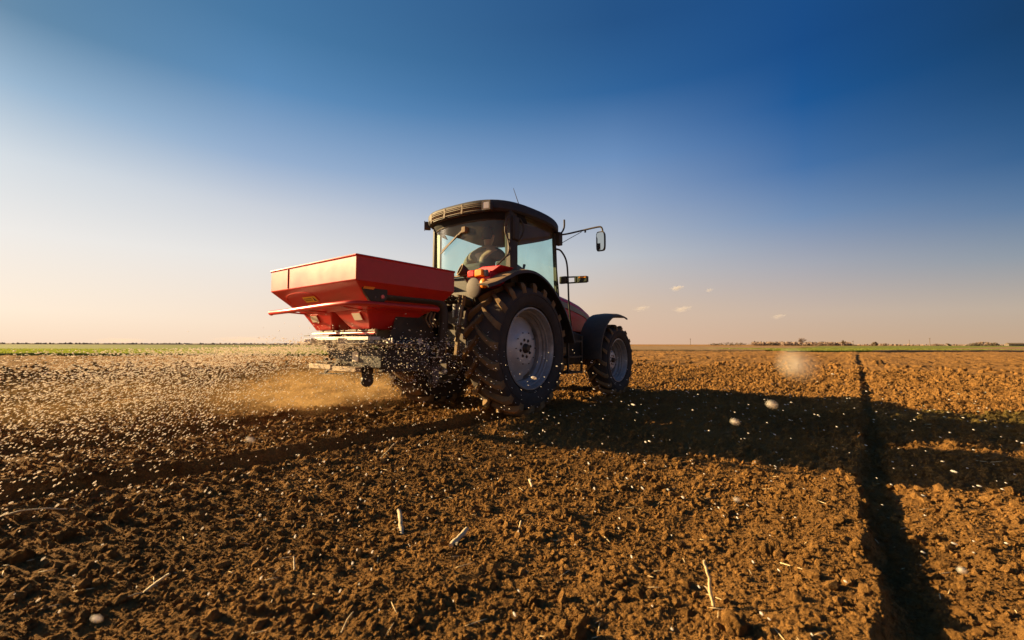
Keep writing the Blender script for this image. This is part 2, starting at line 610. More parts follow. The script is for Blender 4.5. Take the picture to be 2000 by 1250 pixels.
def clods(x, y, cell, s, keep=.6):
    """height of round-topped lumps, one per cell at most; result 0..~.5 in units of cell."""
    x = x / cell; y = y / cell
    ix = np.floor(x).astype(np.int64); iy = np.floor(y).astype(np.int64)
    out = np.zeros(x.shape, np.float32)
    for dx in (-1, 0, 1):
        for dy in (-1, 0, 1):
            jx, jy = ix + dx, iy + dy
            px = jx + hash2(jx, jy, s); py = jy + hash2(jx, jy, s + 1)
            q = hash2(jx, jy, s + 2)
            rr = .22 + .38 * hash2(jx, jy, s + 3)
            an = hash2(jx, jy, s + 4) * 3.14
            ex = x - px; ey = y - py
            ca, sa = np.cos(an), np.sin(an)
            u = ex * ca + ey * sa; w = (-ex * sa + ey * ca) * 1.35
            d = (np.abs(u) ** 2.6 + np.abs(w) ** 2.6 + 1e-9) ** (1 / 2.6) / rr
            hgt = np.where(d < 1, np.sqrt(np.clip(1 - d * d, 0, 1)) * rr * (.7 + .5 * hash2(jx, jy, s + 5)), 0)
            hgt = np.where(q < keep, hgt, 0)
            out = np.maximum(out, hgt)
    return out


def sm(a, b, t):
    t = np.clip((t - a) / (b - a), 0, 1)
    return t * t * (3 - 2 * t)


def macro(X, Y):
    """large shape of the field: tyre ruts, the old furrow on the right, harrow lines."""
    dx = X - ORG.x; dy = Y - ORG.y
    lx = dx * AX.x + dy * AX.y
    ly = dx * LX.x + dy * LX.y
    h = np.zeros(X.shape, np.float32)
    back = np.clip(-lx, 0, None)
    wob = .03 * vnoise(lx, ly * 0, .5, 91)
    for c0, dep in ((-.80, .115), (.80, .07)):
        c = c0 + .35 * np.clip(back / 4.6, 0, 2.2) ** 1.5 + wob
        on = sm(.25, -.15, lx)
        q = ly - c + .02 * vnoise(lx, ly, .09, 18)     # positive towards the left wall
        d = np.abs(q)
        rut = -dep * np.where(q > 0, 1 - sm(.215, .245, d), 1 - sm(.05, .30, d)) * (.85 + .3 * vnoise(lx, ly, .3, 17))
        lip = .035 * np.exp(-((q - .30) / .07) ** 2) * (.5 + 1.0 * (vnoise(lx, ly, .22, 19) * .5 + .5)) + .02 * np.exp(-((q + .36) / .09) ** 2)
        pr = .022 * np.sin((lx + d * .8) * 2 * math.pi / .26) * (1 - sm(.14, .22, d))
        h += on * (rut + lip + pr)
    # old furrow on the right: a lip, then a drop in shade, then a slow rise
    w2 = .022 * vnoise(lx, ly * 0, .23, 4) + .030 * vnoise(lx, ly * 0, .7, 5) + .045 * vnoise(lx, ly * 0, 3.1, 6) + .10 * sm(3, 40, lx)
    e = -(ly + 4.32) + w2           # positive to the right of the lip
    amp = (.85 + .25 * vnoise(lx, ly * 0, 1.3, 8)) * (1 - .5 * sm(20, 60, lx))
    lipz = .058 * np.where(e < 0, np.exp(-(e / .36) ** 2), 1 - sm(0, .05, e))
    fall = -.070 * sm(-.01, .09, e) * (1 - .9 * sm(.10, .42 + .12 * vnoise(lx, ly, .5, 9), e))
    h += amp * (lipz + fall)
    for c, a_, w_ in ((3.1, .05, .18), (5.6, .06, .25), (-2.3, .02, .14), (8.5, .08, .3), (-7.4, .04, .2), (-10.5, .05, .3), (12.5, .08, .3)):
        d = ly - c + .1 * vnoise(lx, ly * 0, 2.3, 40 + int(c * 3))
        h += -a_ * np.exp(-(d / w_) ** 2) * (.7 + .4 * vnoise(lx, ly, .9, 61))
    # harrow lines
    h += (.005 + .007 * sm(3, 8, np.hypot(X, Y))) * np.sin(ly * 2 * math.pi / .21 + 1.3 * vnoise(lx / 4, ly, .8, 31)) * (.7 + .5 * vnoise(lx / 3, ly, 1.1, 32))
    h += (.011 + .013 * sm(3, 10, np.hypot(X, Y))) * vnoise(lx / 9, ly, .34, 33) + (.011 + .026 * sm(3, 10, np.hypot(X, Y))) * vnoise(lx / 14, ly, 1.2, 34) + .030 * vnoise(lx / 16, ly, 2.9, 35) * sm(2, 9, np.hypot(X, Y))
    h += .026 * vnoise(X, Y, 1.3, 71) + .012 * vnoise(X, Y, .45, 72)
    return h.astype(np.float32)


def soil_height(X, Y, sp):
    """sp: local vertex spacing, octaves finer than it fade out."""
    D = np.hypot(X, Y)
    h = macro(X, Y)
    rough = .5 + .8 * (vnoise(X, Y, .9, 81) * .5 + .5)
    near = (1 + .5 * sm(4, 14, D)) * (1 - .8 * sm(30, 150, D))
    for cell, amp, keep, s in ((.62, .03, .2, 100), (.26, .05, .2, 120), (.12, .14, .2, 140), (.058, .30, .28, 160), (.028, .80, .62, 180), (.0135, 1.0, .85, 200)):
        w = np.clip(1.5 - sp * 2.2 / cell, 0, 1)
        if cell > .1: w = np.maximum(w, .8)
        msk = w > 0.01
        if not msk.any(): continue
        c = np.zeros(X.shape, np.float32)
        xw = X[msk] + .12 * cell * vnoise(X[msk], Y[msk], cell * .35, s + 9)
        yw = Y[msk] + .12 * cell * vnoise(X[msk], Y[msk], cell * .35, s + 10)
        c[msk] = clods(xw, yw, cell, s, keep)
        far = (1 + (7.0 if cell > .2 else 1.2 if cell > .1 else 0) * sm(9, 30, D)) * (1 - .5 * sm(60, 200, D))
        h += c * cell * amp * w * rough * near * far
    h += .004 * vnoise(X, Y, .02, 90) * np.clip(1.5 - sp * 90, 0, 1)
    return h - .03


# ------------------------------------------------------------------ ground
def build_ground():
    # rings grow with distance, rays crowd towards the side of the field that is worked
    rad = [0.02, .3, .6]
    r_ = .95
    while r_ < 9000:
        rad.append(r_)
        k = .0036 + .0042 * min(1, max(0, (r_ - 1) / 9))
        if r_ > 70: k = .02
        if r_ > 400: k = .1
        r_ *= 1 + k
    rad = np.array(rad)
    fine = np.linspace(R(-53), R(53), 1020)
    coarse = np.linspace(R(53), R(360 - 53), 70)[1:-1]
    ang = np.concatenate([fine, coarse])
    A, D = np.meshgrid(ang, rad)
    X = (np.sin(A) * D).astype(np.float64)
    Y = (np.cos(A) * D).astype(np.float64)
    sp = np.gradient(rad)[:, None] * np.ones_like(A)
    sp = np.maximum(sp, D * .0018)
    sp = np.where((A > R(54)) & (A < R(306)), np.maximum(sp, D * .07), sp)
    Z = soil_height(X, Y, sp)
    Z = np.where(D < .7, 0 * Z - .02, Z)
    # level off far away
    Z = Z * (1 - .85 * sm(120, 600, D))
    nr, na = X.shape
    V = np.stack([X, Y, Z], -1).reshape(-1, 3)
    i = np.arange(nr - 1)[:, None] * na
    j = np.arange(na)[None, :]
    j2 = (j + 1) % na
    F = np.stack([i + j, i + na + j, i + na + j2, i + j2], -1).reshape(-1, 4)[:, ::-1]
    me = npmesh('plowed_field', V, F, SOIL)
    o = link('plowed_field', me)
    tag(o, kind='structure')


def ground_z(x, y):
    return soil_height(np.atleast_1d(np.asarray(x, float)), np.atleast_1d(np.asarray(y, float)), np.full(np.atleast_1d(x).shape, .012))


build_ground()


def world_at(u, v, z=0.0):
    """place on the field seen at picture coordinates u, v (used once, to lay things out)."""
    P = R(3.06)
    d = Vector((0, math.cos(P), math.sin(P))) + Vector((1, 0, 0)) * ((u - 1000) / 880) - Vector((0, -math.sin(P), math.cos(P))) * ((v - 625) / 880)
    t = (z - CAM_H) / d.z
    return Vector((0, 0, CAM_H)) + d * t


def sheet(name, poly, z, m, nx=60, ny=40, amp=.04, s=300):
    """grid over a quad of four ground corners."""
    a, b, c, d = [np.array(p, float) for p in poly]
    U, W = np.meshgrid(np.linspace(0, 1, nx), np.linspace(0, 1, ny) ** 2)
    P = (a[None, None] * ((1 - U) * (1 - W))[..., None] + b * (U * (1 - W))[..., None] + c * (U * W)[..., None] + d * ((1 - U) * W)[..., None])
    Z = z + amp * vnoise(P[..., 0], P[..., 1], 2.0, s) + amp * vnoise(P[..., 0], P[..., 1], .6, s + 1)
    edge = W < 1e-6
    Z = np.where(edge, -.15, Z)
    V = np.stack([P[..., 0], P[..., 1], Z], -1).reshape(-1, 3)
    i = np.arange(ny - 1)[:, None] * nx
    j = np.arange(nx - 1)[None, :]
    F = np.stack([i + j, i + j + 1, i + nx + j + 1, i + nx + j], -1).reshape(-1, 4)
    o = link(name, npmesh(name, V, F, m))
    tag(o, kind='structure')
    return o


# green strip on the left, tan and green fields on the right
sheet('grass_field', [(-95, 30), (-3.0, 33), (30, 210), (-520, 200)], .14, GREEN, 200, 60, .03, 300)
sheet('dark_far_field', [(-1200, 230), (60, 240), (400, 1500), (-4000, 1500)], .2, field_mat('far_brown', (.07, .05, .03), (.11, .08, .045)), 60, 30, .05, 305)
sheet('stubble_field', [(14, 60), (32.5, 58), (130, 190), (20, 190)], .18, TAN, 60, 30, .03, 310)
sheet('tan_field', [(45, 56.5), (78, 63), (300, 200), (214, 194)], .17, TAN, 60, 30, .03, 330)
sheet('green_crop_field', [(33.5, 55), (75, 64), (1100, 900), (140, 230)], .13, GREEN, 160, 60, .03, 320)


def scatter_mesh(name, base_v, base_f, pos, scl, rots, m, jitter=0.0, smooth=True):
    """many little shapes in one mesh; rots is (n,3,3)."""
    n, k = len(pos), len(base_v)
    B = np.repeat(base_v[None], n, 0)
    if jitter: B = B * (1 + jitter * (rng.random((n, k, 1)) - .5) * 2)
    B = B * scl[:, None, :]
    V = np.einsum('nij,nkj->nki', rots, B) + pos[:, None, :]
    F = (base_f[None] + (np.arange(n) * k)[:, None, None]).reshape(-1, base_f.shape[1])
    return npmesh(name, V.reshape(-1, 3), F, m, smooth)


def rand_rots(n):
    q = rng.normal(size=(n, 4))
    q /= np.linalg.norm(q, axis=1)[:, None]
    w, x, y, z = q.T
    return np.stack([1 - 2 * (y * y + z * z), 2 * (x * y - z * w), 2 * (x * z + y * w),
                     2 * (x * y + z * w), 1 - 2 * (x * x + z * z), 2 * (y * z - x * w),
                     2 * (x * z - y * w), 2 * (y * z + x * w), 1 - 2 * (x * x + y * y)], -1).reshape(n, 3, 3)


def ico(sub):
    bm = bmesh.new()
    bmesh.ops.create_icosphere(bm, subdivisions=sub, radius=1)
    v = np.array([p.co[:] for p in bm.verts])
    f = np.array([[q.index for q in p.verts] for p in bm.faces])
    bm.free()
    return v, f


IV1, IF1 = ico(1)
IV2, IF2 = ico(2)
IV3, IF3 = ico(4)

# crumbs and clods lying loose on the soil
OV = np.array([(1, 0, 0), (-1, 0, 0), (0, 1, 0), (0, -1, 0), (0, 0, 1), (0, 0, -1)], float)
OF = np.array([(0, 2, 4), (2, 1, 4), (1, 3, 4), (3, 0, 4), (2, 0, 5), (1, 2, 5), (3, 1, 5), (0, 3, 5)])


def crumbs(N, reach, power, fine, tail, top, bv, bf, jit):
    D = 1.1 * np.exp(rng.random(N) ** power * math.log(reach))
    A = R(-50) + rng.random(N) * R(100)
    X = np.sin(A) * D; Y = np.cos(A) * D
    size = fine * np.clip(D, 1.2, 30) * (1 + rng.pareto(tail, N) * .7)
    size = np.clip(size, .002, top + .003 * D)
    Z = ground_z(X, Y) + size * .2
    SCL = size[:, None] * (0.6 + .7 * rng.random((N, 3)))
    me_ = scatter_mesh('soil_crumbs', bv, bf, np.stack([X, Y, Z], -1), SCL, rand_rots(N), SOIL, jit, False)
    tag(link('soil_crumbs', me_), kind='stuff')


crumbs(130000, 18, 1.0, .0019, 3.2, .010, OV, OF, .35)
crumbs(6000, 22, 1.0, .0055, 3.0, .018, IV1, IF1, .28)


def clod_mesh(seed):
    r_ = np.random.default_rng(seed)
    v = IV3.copy()
    off = r_.random(3) * 50
    for f_, a_ in ((1.3, .32), (2.9, .20), (6.0, .12), (13.0, .07)):
        w = np.array([vnoise(v[:, 0] * f_ + off[0] + v[:, 2] * 2.1, v[:, 1] * f_ + off[1] - v[:, 2] * 1.7, 1.0, seed + int(f_ * 10))]).T
        v = v * (1 + a_ * w)
    return npmesh('soil_clod', v, IF3, SOIL, True)


CL = [clod_mesh(s) for s in range(6)]
big = [  # u, v, size, label
    (1500, 1072, .040, 'rounded pale brown soil clod with dark shadow, right foreground beside the furrow edge'),
    (1440, 1225, .048, 'large upright brown clod at the bottom edge right of the tall yellow stalk'),
    (1250, 1150, .035, 'pointed upright clod left of the tall yellow stalk'),
    (1130, 1232, .040, 'rounded clod at the bottom edge below the middle of the field'),
    (232, 1012, .050, 'large dark rounded clod in the left foreground, left one of a close pair'),
    (330, 1010, .036, 'dark rounded clod in the left foreground, right one of a close pair'),
    (130, 1045, .048, 'wide low dark clod near the left edge below the long straw'),
    (620, 1075, .030, 'crumbly clod in the left middle foreground beside a short pale stub'),
    (1420, 1000, .024, 'small knobbly clod in the sunlit soil above the middle foreground'),
    (1860, 1215, .035, 'sunlit clod at the bottom right corner right of the shaded furrow'),
    (1885, 920, .028, 'clod lying in the shade right of the old furrow'),
    (40, 1090, .045, 'low dark clod touching the left edge of the foreground'),
]
for i, (u, v, s, lab) in enumerate(big):
    p = world_at(u, v)
    z = float(ground_z(p.x, p.y)[0])
    s *= .72
    o = link('soil_clod', CL[i % 6], None, (p.x, p.y, z + s * .25), (random.random() * 3, random.random(), random.random() * 6), (s * (1 + .3 * random.random()), s, s * .85))
    tag(o, lab, 'clod')
for i in range(110):
    d = 1.25 * math.exp(random.random() * math.log(6))
    an = R(-48 + 96 * random.random())
    x, y = math.sin(an) * d, math.cos(an) * d
    s = .009 + .013 * random.random() ** 2 + .0012 * d
    z = float(ground_z(x, y)[0])
    o = link('soil_clod', CL[i % 6], None, (x, y, z + s * .25), (random.random() * 3, random.random(), random.random() * 6), (s * 1.25, s, s * .8))
    tag(o, 'medium brown soil clod among the crumbs of the plowed foreground', 'clod', 'medium clods lying on the plowed soil')

# grass blades fringing the green fields
def blades(name, xs, ys, hgt, m, z0):
    n = len(xs)
    a = rng.random(n) * math.pi
    w = .012 + .0006 * np.hypot(xs, ys)
    lean = (rng.random((n, 2)) - .5) * hgt[:, None] * .9
    p = np.stack([xs, ys, np.full(n, z0)], -1)
    d = np.stack([np.cos(a), np.sin(a), 0 * a], -1) * w[:, None]
    top = p + np.concatenate([lean, hgt[:, None]], 1)
    V = np.stack([p - d, p + d, top], 1).reshape(-1, 3)
    F = np.arange(n * 3).reshape(-1, 3)
    o = link(name, npmesh(name, V, F, m, False))
    tag(o, kind='stuff')


LEAF = mat('young_grass_blade', (.19, .21, .025), .6, scale=2, var=.4)
_n, _l = LEAF.node_tree.nodes, LEAF.node_tree.links
_t = _n.new('ShaderNodeBsdfTranslucent'); _t.inputs[0].default_value = (.22, .25, .03, 1)
_m = _n.new('ShaderNodeMixShader'); _m.inputs[0].default_value = .5
_l.new(_n['Principled BSDF'].outputs[0], _m.inputs[1]); _l.new(_t.outputs[0], _m.inputs[2])
_l.new(_m.outputs[0], _n['Material Output'].inputs[0])
xs = -62 + rng.random(30000) * 60
ys = 30.2 + (xs + 95) / 92 * 3 + rng.random(30000) ** 1.6 * 22
blades('grass', xs, ys, .08 + .13 * rng.random(30000), LEAF, .10)
xs = 33.5 + rng.random(14000) * 42
ys = 55.3 + (xs - 33.5) / 41.5 * 11 + rng.random(14000) ** 1.5 * 26
blades('grass', xs, ys, .08 + .14 * rng.random(14000), LEAF, .10)


# ------------------------------------------------------------------ far things
def bare_tree(x, y, h, w, label, m, seed, trunk=.30):
    rr = random.Random(seed)
    root = empty('bare_tree', None, (x, y, 0))
    tag(root, label, 'tree')
    MB().tube([(0, 0, -.3), (0.05, 0, h * .25), (0, .05, h * .55)], [trunk, trunk * .8, trunk * .4], 7).build('trunk', m, root)
    c = MB()
    def br(p, d, ln, r_, k):
        r_ = max(r_, .045)
        q = p + d * ln
        c.tube([p, p + d * ln * .5 + Vector((rr.uniform(-.05, .05), rr.uniform(-.05, .05), 0)) * ln, q], [r_, r_ * .8, r_ * .5], 3, False)
        if k == 0: return
        for _ in range(4 if k > 1 else 5):
            nd = (d + Vector((rr.uniform(-1, 1) * w, rr.uniform(-1, 1) * w, rr.uniform(-.3, .8)))).normalized()
            br(p + d * ln * rr.uniform(.5, 1), nd, ln * rr.uniform(.55, .8), r_ * .55, k - 1)
    for _ in range(11):
        d = Vector((rr.uniform(-1, 1) * w, rr.uniform(-1, 1) * w, rr.uniform(.5, 1))).normalized()
        br(Vector((0, 0, h * rr.uniform(.2, .5))), d, h * .26, trunk * .5, 3)
    c.build('crown', m, root, smooth=0)


def far_at(u, d):
    return (u - 1000) / 880 * d, d


def bush(u, d, w, h, label, m, seed, group=None):
    x, y = far_at(u, d)
    n = 160
    r_ = np.random.default_rng(seed)
    q = r_.normal(size=(n, 3))
    q /= np.linalg.norm(q, axis=1)[:, None]
    q *= (r_.random((n, 1)) ** .4)
    pos = q * np.array([w / 2, w / 3, h / 2]) + np.array([0, 0, h * .45])
    pos[:, 2] = np.abs(pos[:, 2])
    scl = np.full((n, 3), h * .13) * (.5 + r_.random((n, 1)))
    scl[:, 1] *= .4
    me_ = scatter_mesh('bush', IV1, IF1, pos, scl, rand_rots(n), m, .3, False)
    root = empty('bush', None, (x, y, 0))
    tag(root, label, 'bush', group)
    link('foliage', me_, root)
    st = MB()
    for k in range(5):
        st.tube([(0.1 * k - .2, 0, -.2), (.25 * k - .5, 0, h * .5)], .05, 4)
    st.build('stem', BUSH, root)


x, y = far_at(1567, 420); bare_tree(x, y, 8.2, 1.0, 'wide bare brown tree on the horizon left of the green field', BUSH, 3)
x, y = far_at(1647, 400); bare_tree(x, y, 5.2, 1.2, 'small dark leaning bare tree on the horizon above the old furrow', DARKBUSH, 5)
for i, (u, w, h, lab, m_) in enumerate([
    (1430, 30, 2.6, 'long low dark bush clump at the left end of the far tree line', DARKBUSH),
    (1479, 15, 2.9, 'rounded pale bush between the dark clump and the wide bare tree', BUSH),
    (1508, 13, 2.7, 'dark round bush left of the wide bare tree', DARKBUSH),
    (1535, 14, 2.6, 'grey brown bush touching the left side of the wide bare tree', BUSH),
    (1600, 16, 2.5, 'brown bush right of the wide bare tree', BUSH),
    (1622, 14, 3.1, 'brown bush just left of the small leaning tree', BUSH),
    (1707, 6, 3.2, 'single small round dark bush right of the furrow top', DARKBUSH),
    (1726, 8, 2.2, 'low pale bush behind the green field right of the round dark bush', BUSH),
    (1829, 12, 2.0, 'low dark hump of brush right of the tall pole', BUSH),
    (1901, 10, 2.6, 'dark bush left of the grey orchard clump', DARKBUSH),
    (1917, 16, 3.4, 'grey brown orchard clump near the right edge', BUSH),
    (1937, 11, 3.0, 'dark brush clump left of the long low farm building', DARKBUSH),
    (1398, 14, 1.9, 'small dark bush farthest left on the right horizon', DARKBUSH),
]):
    bush(u, 400 + 7 * (i % 3), w * .95, h * 1.1, lab, m_, 400 + i)
# the hazy hedge that reads as one mass
n = 2600
us = np.concatenate([rng.uniform(1470, 1660, 1500), rng.uniform(1660, 1990, 500), rng.uniform(-100, 700, 600)])
dd = 430 + rng.random(n) * 40
dd[2000:] = 330
hh = np.concatenate([.9 + 2.6 * rng.random(1500) ** 2, .5 + 1.2 * rng.random(500), .3 + 1.0 * rng.random(600)])
pos = np.stack([(us - 1000) / 880 * dd, dd, hh * .5], -1)
scl = np.stack([hh * .7, hh * .4, hh * .6], -1)
tag(link('far_hedge', scatter_mesh('far_hedge', IV1, IF1, pos, scl, rand_rots(n), BUSH, .4, False)), kind='stuff')

POLE = mat('weathered_pole_wood', (.16, .12, .09), .9)
for u, d, h, lab in ((1665, 400, 4.6, 'short grey utility pole on the horizon just right of the furrow top'),
                     (1815, 400, 7.2, 'tallest utility pole on the right horizon'),
                     (1775, 470, 6.2, 'faint thin utility pole left of the tallest pole'),
                     (1348, 430, 6.6, 'faint utility pole on the horizon nearest the tractor')):
    x, y = far_at(u, d)
    root = empty('utility_pole', None, (x, y, 0))
    tag(root, lab, 'utility pole')
    MB().tube([(0, 0, -.3), (0, 0, h)], [.26, .18], 8).build('pole', POLE, root)
    MB().box((-.8, -.06, h - .7), (.8, .06, h - .55)).build('crossarm', POLE, root)
    for k in (-.7, 0, .7):
        MB().tube([(k, 0, h - .55), (k, 0, h - .35)], .05, 6).build('insulator', M['plate'], root)
x, y = far_at(1981, 410)
root = empty('farm_building', None, (x, y, 0), R(-20))
tag(root, 'long low dark farm building on the horizon at the right edge', 'building')
MB().box((-5.5, -2.5, 0), (5.5, 2.5, 1.7)).build('wall', M['plate'], root)
MB().prism([(-3, 1.7), (3, 1.7), (0, 2.9)], 'x', -5.8, 5.8).build('roof', DARKBUSH, root)
for k in (-3, 0, 3):
    MB().box((k - .4, -2.56, .6), (k + .4, -2.5, 1.3)).build('window', M['black'], root)
x, y = far_at(1851, 405)
root = empty('tilted_shed', None, (x, y, 0), R(10))
tag(root, 'tiny shed with a sloping pale roof between the tallest pole and the dark bush', 'shed')
MB().box((-1.4, -1, 0), (1.4, 1, 1.0)).build('wall', M['iron'], root)
MB().add([(-2, -1.2, 2.3), (2, -1.2, .95), (2, 1.2, .95), (-2, 1.2, 2.3), (-2, -1.2, 2.15), (2, -1.2, .8), (2, 1.2, .8), (-2, 1.2, 2.15)],
         [(0, 1, 2, 3), (4, 7, 6, 5), (0, 4, 5, 1), (1, 5, 6, 2), (2, 6, 7, 3), (3, 7, 4, 0)]).build('roof', M['slat'], root)

# small sunlit clouds
def cloud(u, v, d, w, h, label, dens):
    P = world_at(u, 700)
    Pq = R(3.06)
    dr = Vector(((u - 1000) / 880, math.cos(Pq) + math.sin(Pq) * ((v - 625) / 880), math.sin(Pq) - math.cos(Pq) * ((v - 625) / 880)))
    p = Vector((0, 0, CAM_H)) + dr * d
    m = bpy.data.materials.new('cloud_vapour')
    m.use_nodes = True
    n, l = m.node_tree.nodes, m.node_tree.links
    n.remove(n['Principled BSDF'])
    pv = n.new('ShaderNodeVolumePrincipled')
    pv.inputs['Color'].default_value = (1, .93, .88, 1)
    t = n.new('ShaderNodeTexCoord')
    nz = n.new('ShaderNodeTexNoise'); nz.inputs['Scale'].default_value = 2.2; nz.inputs['Detail'].default_value = 5
    l.new(t.outputs['Object'], nz.inputs['Vector'])
    ln = n.new('ShaderNodeVectorMath'); ln.operation = 'LENGTH'
    l.new(t.outputs['Object'], ln.inputs[0])
    a = n.new('ShaderNodeMath'); a.operation = 'SUBTRACT'
    l.new(nz.outputs[0], a.inputs[0])
    b = n.new('ShaderNodeMath'); b.operation = 'MULTIPLY'; b.inputs[1].default_value = .62
    l.new(ln.outputs['Value'], b.inputs[0]); l.new(b.outputs[0], a.inputs[1])
    c = n.new('ShaderNodeMath'); c.operation = 'MULTIPLY'; c.inputs[1].default_value = dens; c.use_clamp = False
    l.new(a.outputs[0], c.inputs[0])
    mx = n.new('ShaderNodeMath'); mx.operation = 'MAXIMUM'; mx.inputs[1].default_value = 0
    l.new(c.outputs[0], mx.inputs[0])
    l.new(mx.outputs[0], pv.inputs['Density'])
    l.new(pv.outputs[0], n['Material Output'].inputs['Volume'])
    me_ = npmesh('cloud', IV2, IF2, m)
    o = link('cloud', me_, None, p, (0, 0, 0), (w / 2, w / 3, h / 2))
    o.rotation_euler = (0, R(-8), 0)
    tag(o, label, 'cloud')


cloud(1322, 562, 5000, 190, 75, 'brightest small sunlit cloud low in the sky right of the tractor', .035)
cloud(1385, 566, 5000, 110, 60, 'small pale cloud just right of the brightest one', .022)
cloud(1332, 603, 5000, 260, 90, 'wider faint cloud below the two small bright ones', .012)
cloud(1252, 602, 5000, 230, 80, 'faint cloud above the tractor front wheel', .010)
cloud(1520, 617, 5000, 190, 70, 'faint pink cloud low above the horizon, farthest right', .012)

# ------------------------------------------------------------------ tractor
TR = empty('tractor', None, ORG, YAW)
tag(TR, 'red farm tractor with black cab roof and dusty lugged tyres driving over plowed soil', 'tractor')


def wheel(name, x, y, rad, w, rflange, nl, lugh, side, lab=None, rimw=.42, z=None, dish=.10):
    """side -1: the outer face looks to the right of the tractor (-y)."""
    W = empty(name, TR, (x, y, (z if z is not None else rad - .05)))
    if lab: W['label'] = lab
    s = side
    hw = w / 2
    rb = rad - lugh            # carcass crown
    def rc(t):                  # carcass radius against t = |y|/hw
        return rb - (.055 * rad) * t ** 2.2
    crown = [(rc(t), hw * .93 * t) for t in (-1, -.8, -.5, -.25, 0, .25, .5, .8, 1)]
    crown = [(r_, y_) for r_, y_ in [(rc(abs(t)), hw * .93 * t) for t in (-1, -.8, -.5, -.25, 0, .25, .5, .8, 1)]]
    sw = rb - rflange
    prof = [(rflange - .015, hw * .62), (rflange + .02, hw * .80), (rflange + sw * .18, hw * .93), (rflange + sw * .36, hw * .995), (rflange + sw * .52, hw * 1.0), (rflange + sw * .68, hw * .985), (rflange + sw * .8, hw * .955)]
    full = [(a, -b) for a, b in prof] + crown + [(a, b) for a, b in prof[::-1]]
    tb = MB().lathe_y(full, n=96)
    # raised ring lines on the sidewall
    for rr_ in (.12, .60):
        q = rflange + sw * rr_
        yy = hw * (.905 if rr_ < .3 else .995)
        for sg in (-1, 1):
            tb.lathe_y([(q - .006, sg * (yy - .004)), (q - .004, sg * (yy + .006)), (q + .004, sg * (yy + .006)), (q + .006, sg * (yy - .004))], n=96)
    tb.build('tyre', M['tyre'], W, 50)
    # rim: flange, barrel with steps (depth d measured inward from the outer flange)
    yo = hw * .80
    pr = [(rflange + .012, 0.004), (rflange + .014, -.012), (rflange - .004, -.014), (rflange - .022, .012), (rflange - .030, .05), (rflange - .048, .062), (rflange - .044, .085), (rflange - .060, .105), (rflange - .055, .13), (rflange - .09, .16),
          (rflange - .092, .27), (rflange - .055, .33), (rflange - .03, .38), (rflange + .01, yo * 2 - .0)]
    pr = [(a, (-yo + b) * (1 if s < 0 else -1)) for a, b in pr]
    MB().lathe_y(pr, n=72).build('rim', M['barrel'], W, 40)
    # dished disc with four windows by the barrel
    rh = rflange * .44
    R0 = rflange - .088
    prd = [(rflange * .10, dish - .012), (rh * .80, dish - .012), (rh * .98, dish), (rh * 1.06, dish + .015), (R0 * .72, dish + .055), (R0 * .90, dish + .10), (R0 + .004, dish + .125)]
    d = MB()
    n = 64
    vs, fs = [], []
    for th in (0, .010):
        for k in range(n):
            a = 2 * math.pi * k / n
            for r_, dd_ in prd:
                vs.append((r_ * math.cos(a), (-yo + dd_ + th) * (1 if s < 0 else -1), r_ * math.sin(a)))
    m = len(prd)
    for lay in (0, 1):
        for k in range(n):
            for i in range(m - 1):
                if i == m - 2 and (k % 16) in (3, 4, 5, 6): continue
                a, b = lay * n * m + k * m + i, lay * n * m + ((k + 1) % n) * m + i
                fs.append((a, a + 1, b + 1, b))
    d.add(vs, fs)
    d.build('wheel_disc', M['rim'], W, 40)
    yh = (-yo + dish - .012) * (1 if s < 0 else -1)
    hb = MB()
    hb.lathe_y([(.0, yh - .05 * (1 if s < 0 else -1)), (rflange * .07, yh - .05 * (1 if s < 0 else -1)), (rflange * .105, yh - .035 * (1 if s < 0 else -1)), (rflange * .125, yh), (rflange * .125, yh + .04 * (1 if s < 0 else -1))], n=28)
    hb.build('hub', M['rimdark'], W)
    bolt = MB()
    bolt.lathe_y([(0, -.020), (.012, -.020), (.014, -.016), (.020, -.008), (.026, -.004), (.028, .006)], n=8)
    bm_ = bolt.mesh('bolt', M['rimdark'])
    for k in range(8):
        a = 2 * math.pi * (k + .3) / 8
        link('bolt', bm_, W, (math.cos(a) * rflange * .215, yh, math.sin(a) * rflange * .215), (0, 0, 0 if s < 0 else math.pi), (rflange * 1.6,) * 3)
    nut = MB().lathe_y([(0, -.010), (.008, -.010), (.009, 0)], n=6).mesh('nut', M['rimdark'])
    for k in range(10):
        a = 2 * math.pi * k / 10
        link('nut', nut, W, (math.cos(a) * rh * .92, yh + .004 * s, math.sin(a) * rh * .92), (0, 0, 0 if s < 0 else math.pi))
    # lugs
    for sg in (-1, 1):
        rings = []
        st = 8
        dphi = .50 * w / rad
        for k in range(st):
            t = k / (st - 1)
            yy = sg * (-.02 + t * (hw * .985 + .02))
            ta = abs(yy) / hw
            ph = dphi * (t ** .85) * .95
            base = rc(min(1, ta / .93)) - .02
            top = rb + lugh * (1 - .05 * ta) - .03 * rad * ta ** 3
            wb, wt_ = (.036 + .012 * t) * rad / .85, (.024 + .008 * t) * rad / .85
            if k == st - 1:
                top = rb - .012
                base = rb - sw * .34
                wb, wt_ = wb * 1.05, wb * .95
            ring = []
            for (w_, r_) in ((-wb, base), (-wt_, top), (wt_, top), (wb, base)):
                a = ph + w_ / rad
                ring.append((r_ * math.cos(a), yy, r_ * math.sin(a)))
            rings.append(ring)
        # shoulder toe reaching down the sidewall
        tl = rings[-1]
        ph = dphi * .97
        q = rflange + sw * .46
        toe = []
        for (w_, r_) in ((-.030, q - .02), (-.016, q), (.016, q), (.030, q - .02)):
            a = ph + w_ * rad / .85 / rad
            toe.append((r_ * math.cos(a), sg * hw * .975, r_ * math.sin(a)))
        rings.append(toe)
        me_ = MB().loft(rings).mesh('tread_lug', M['lug'], 30)
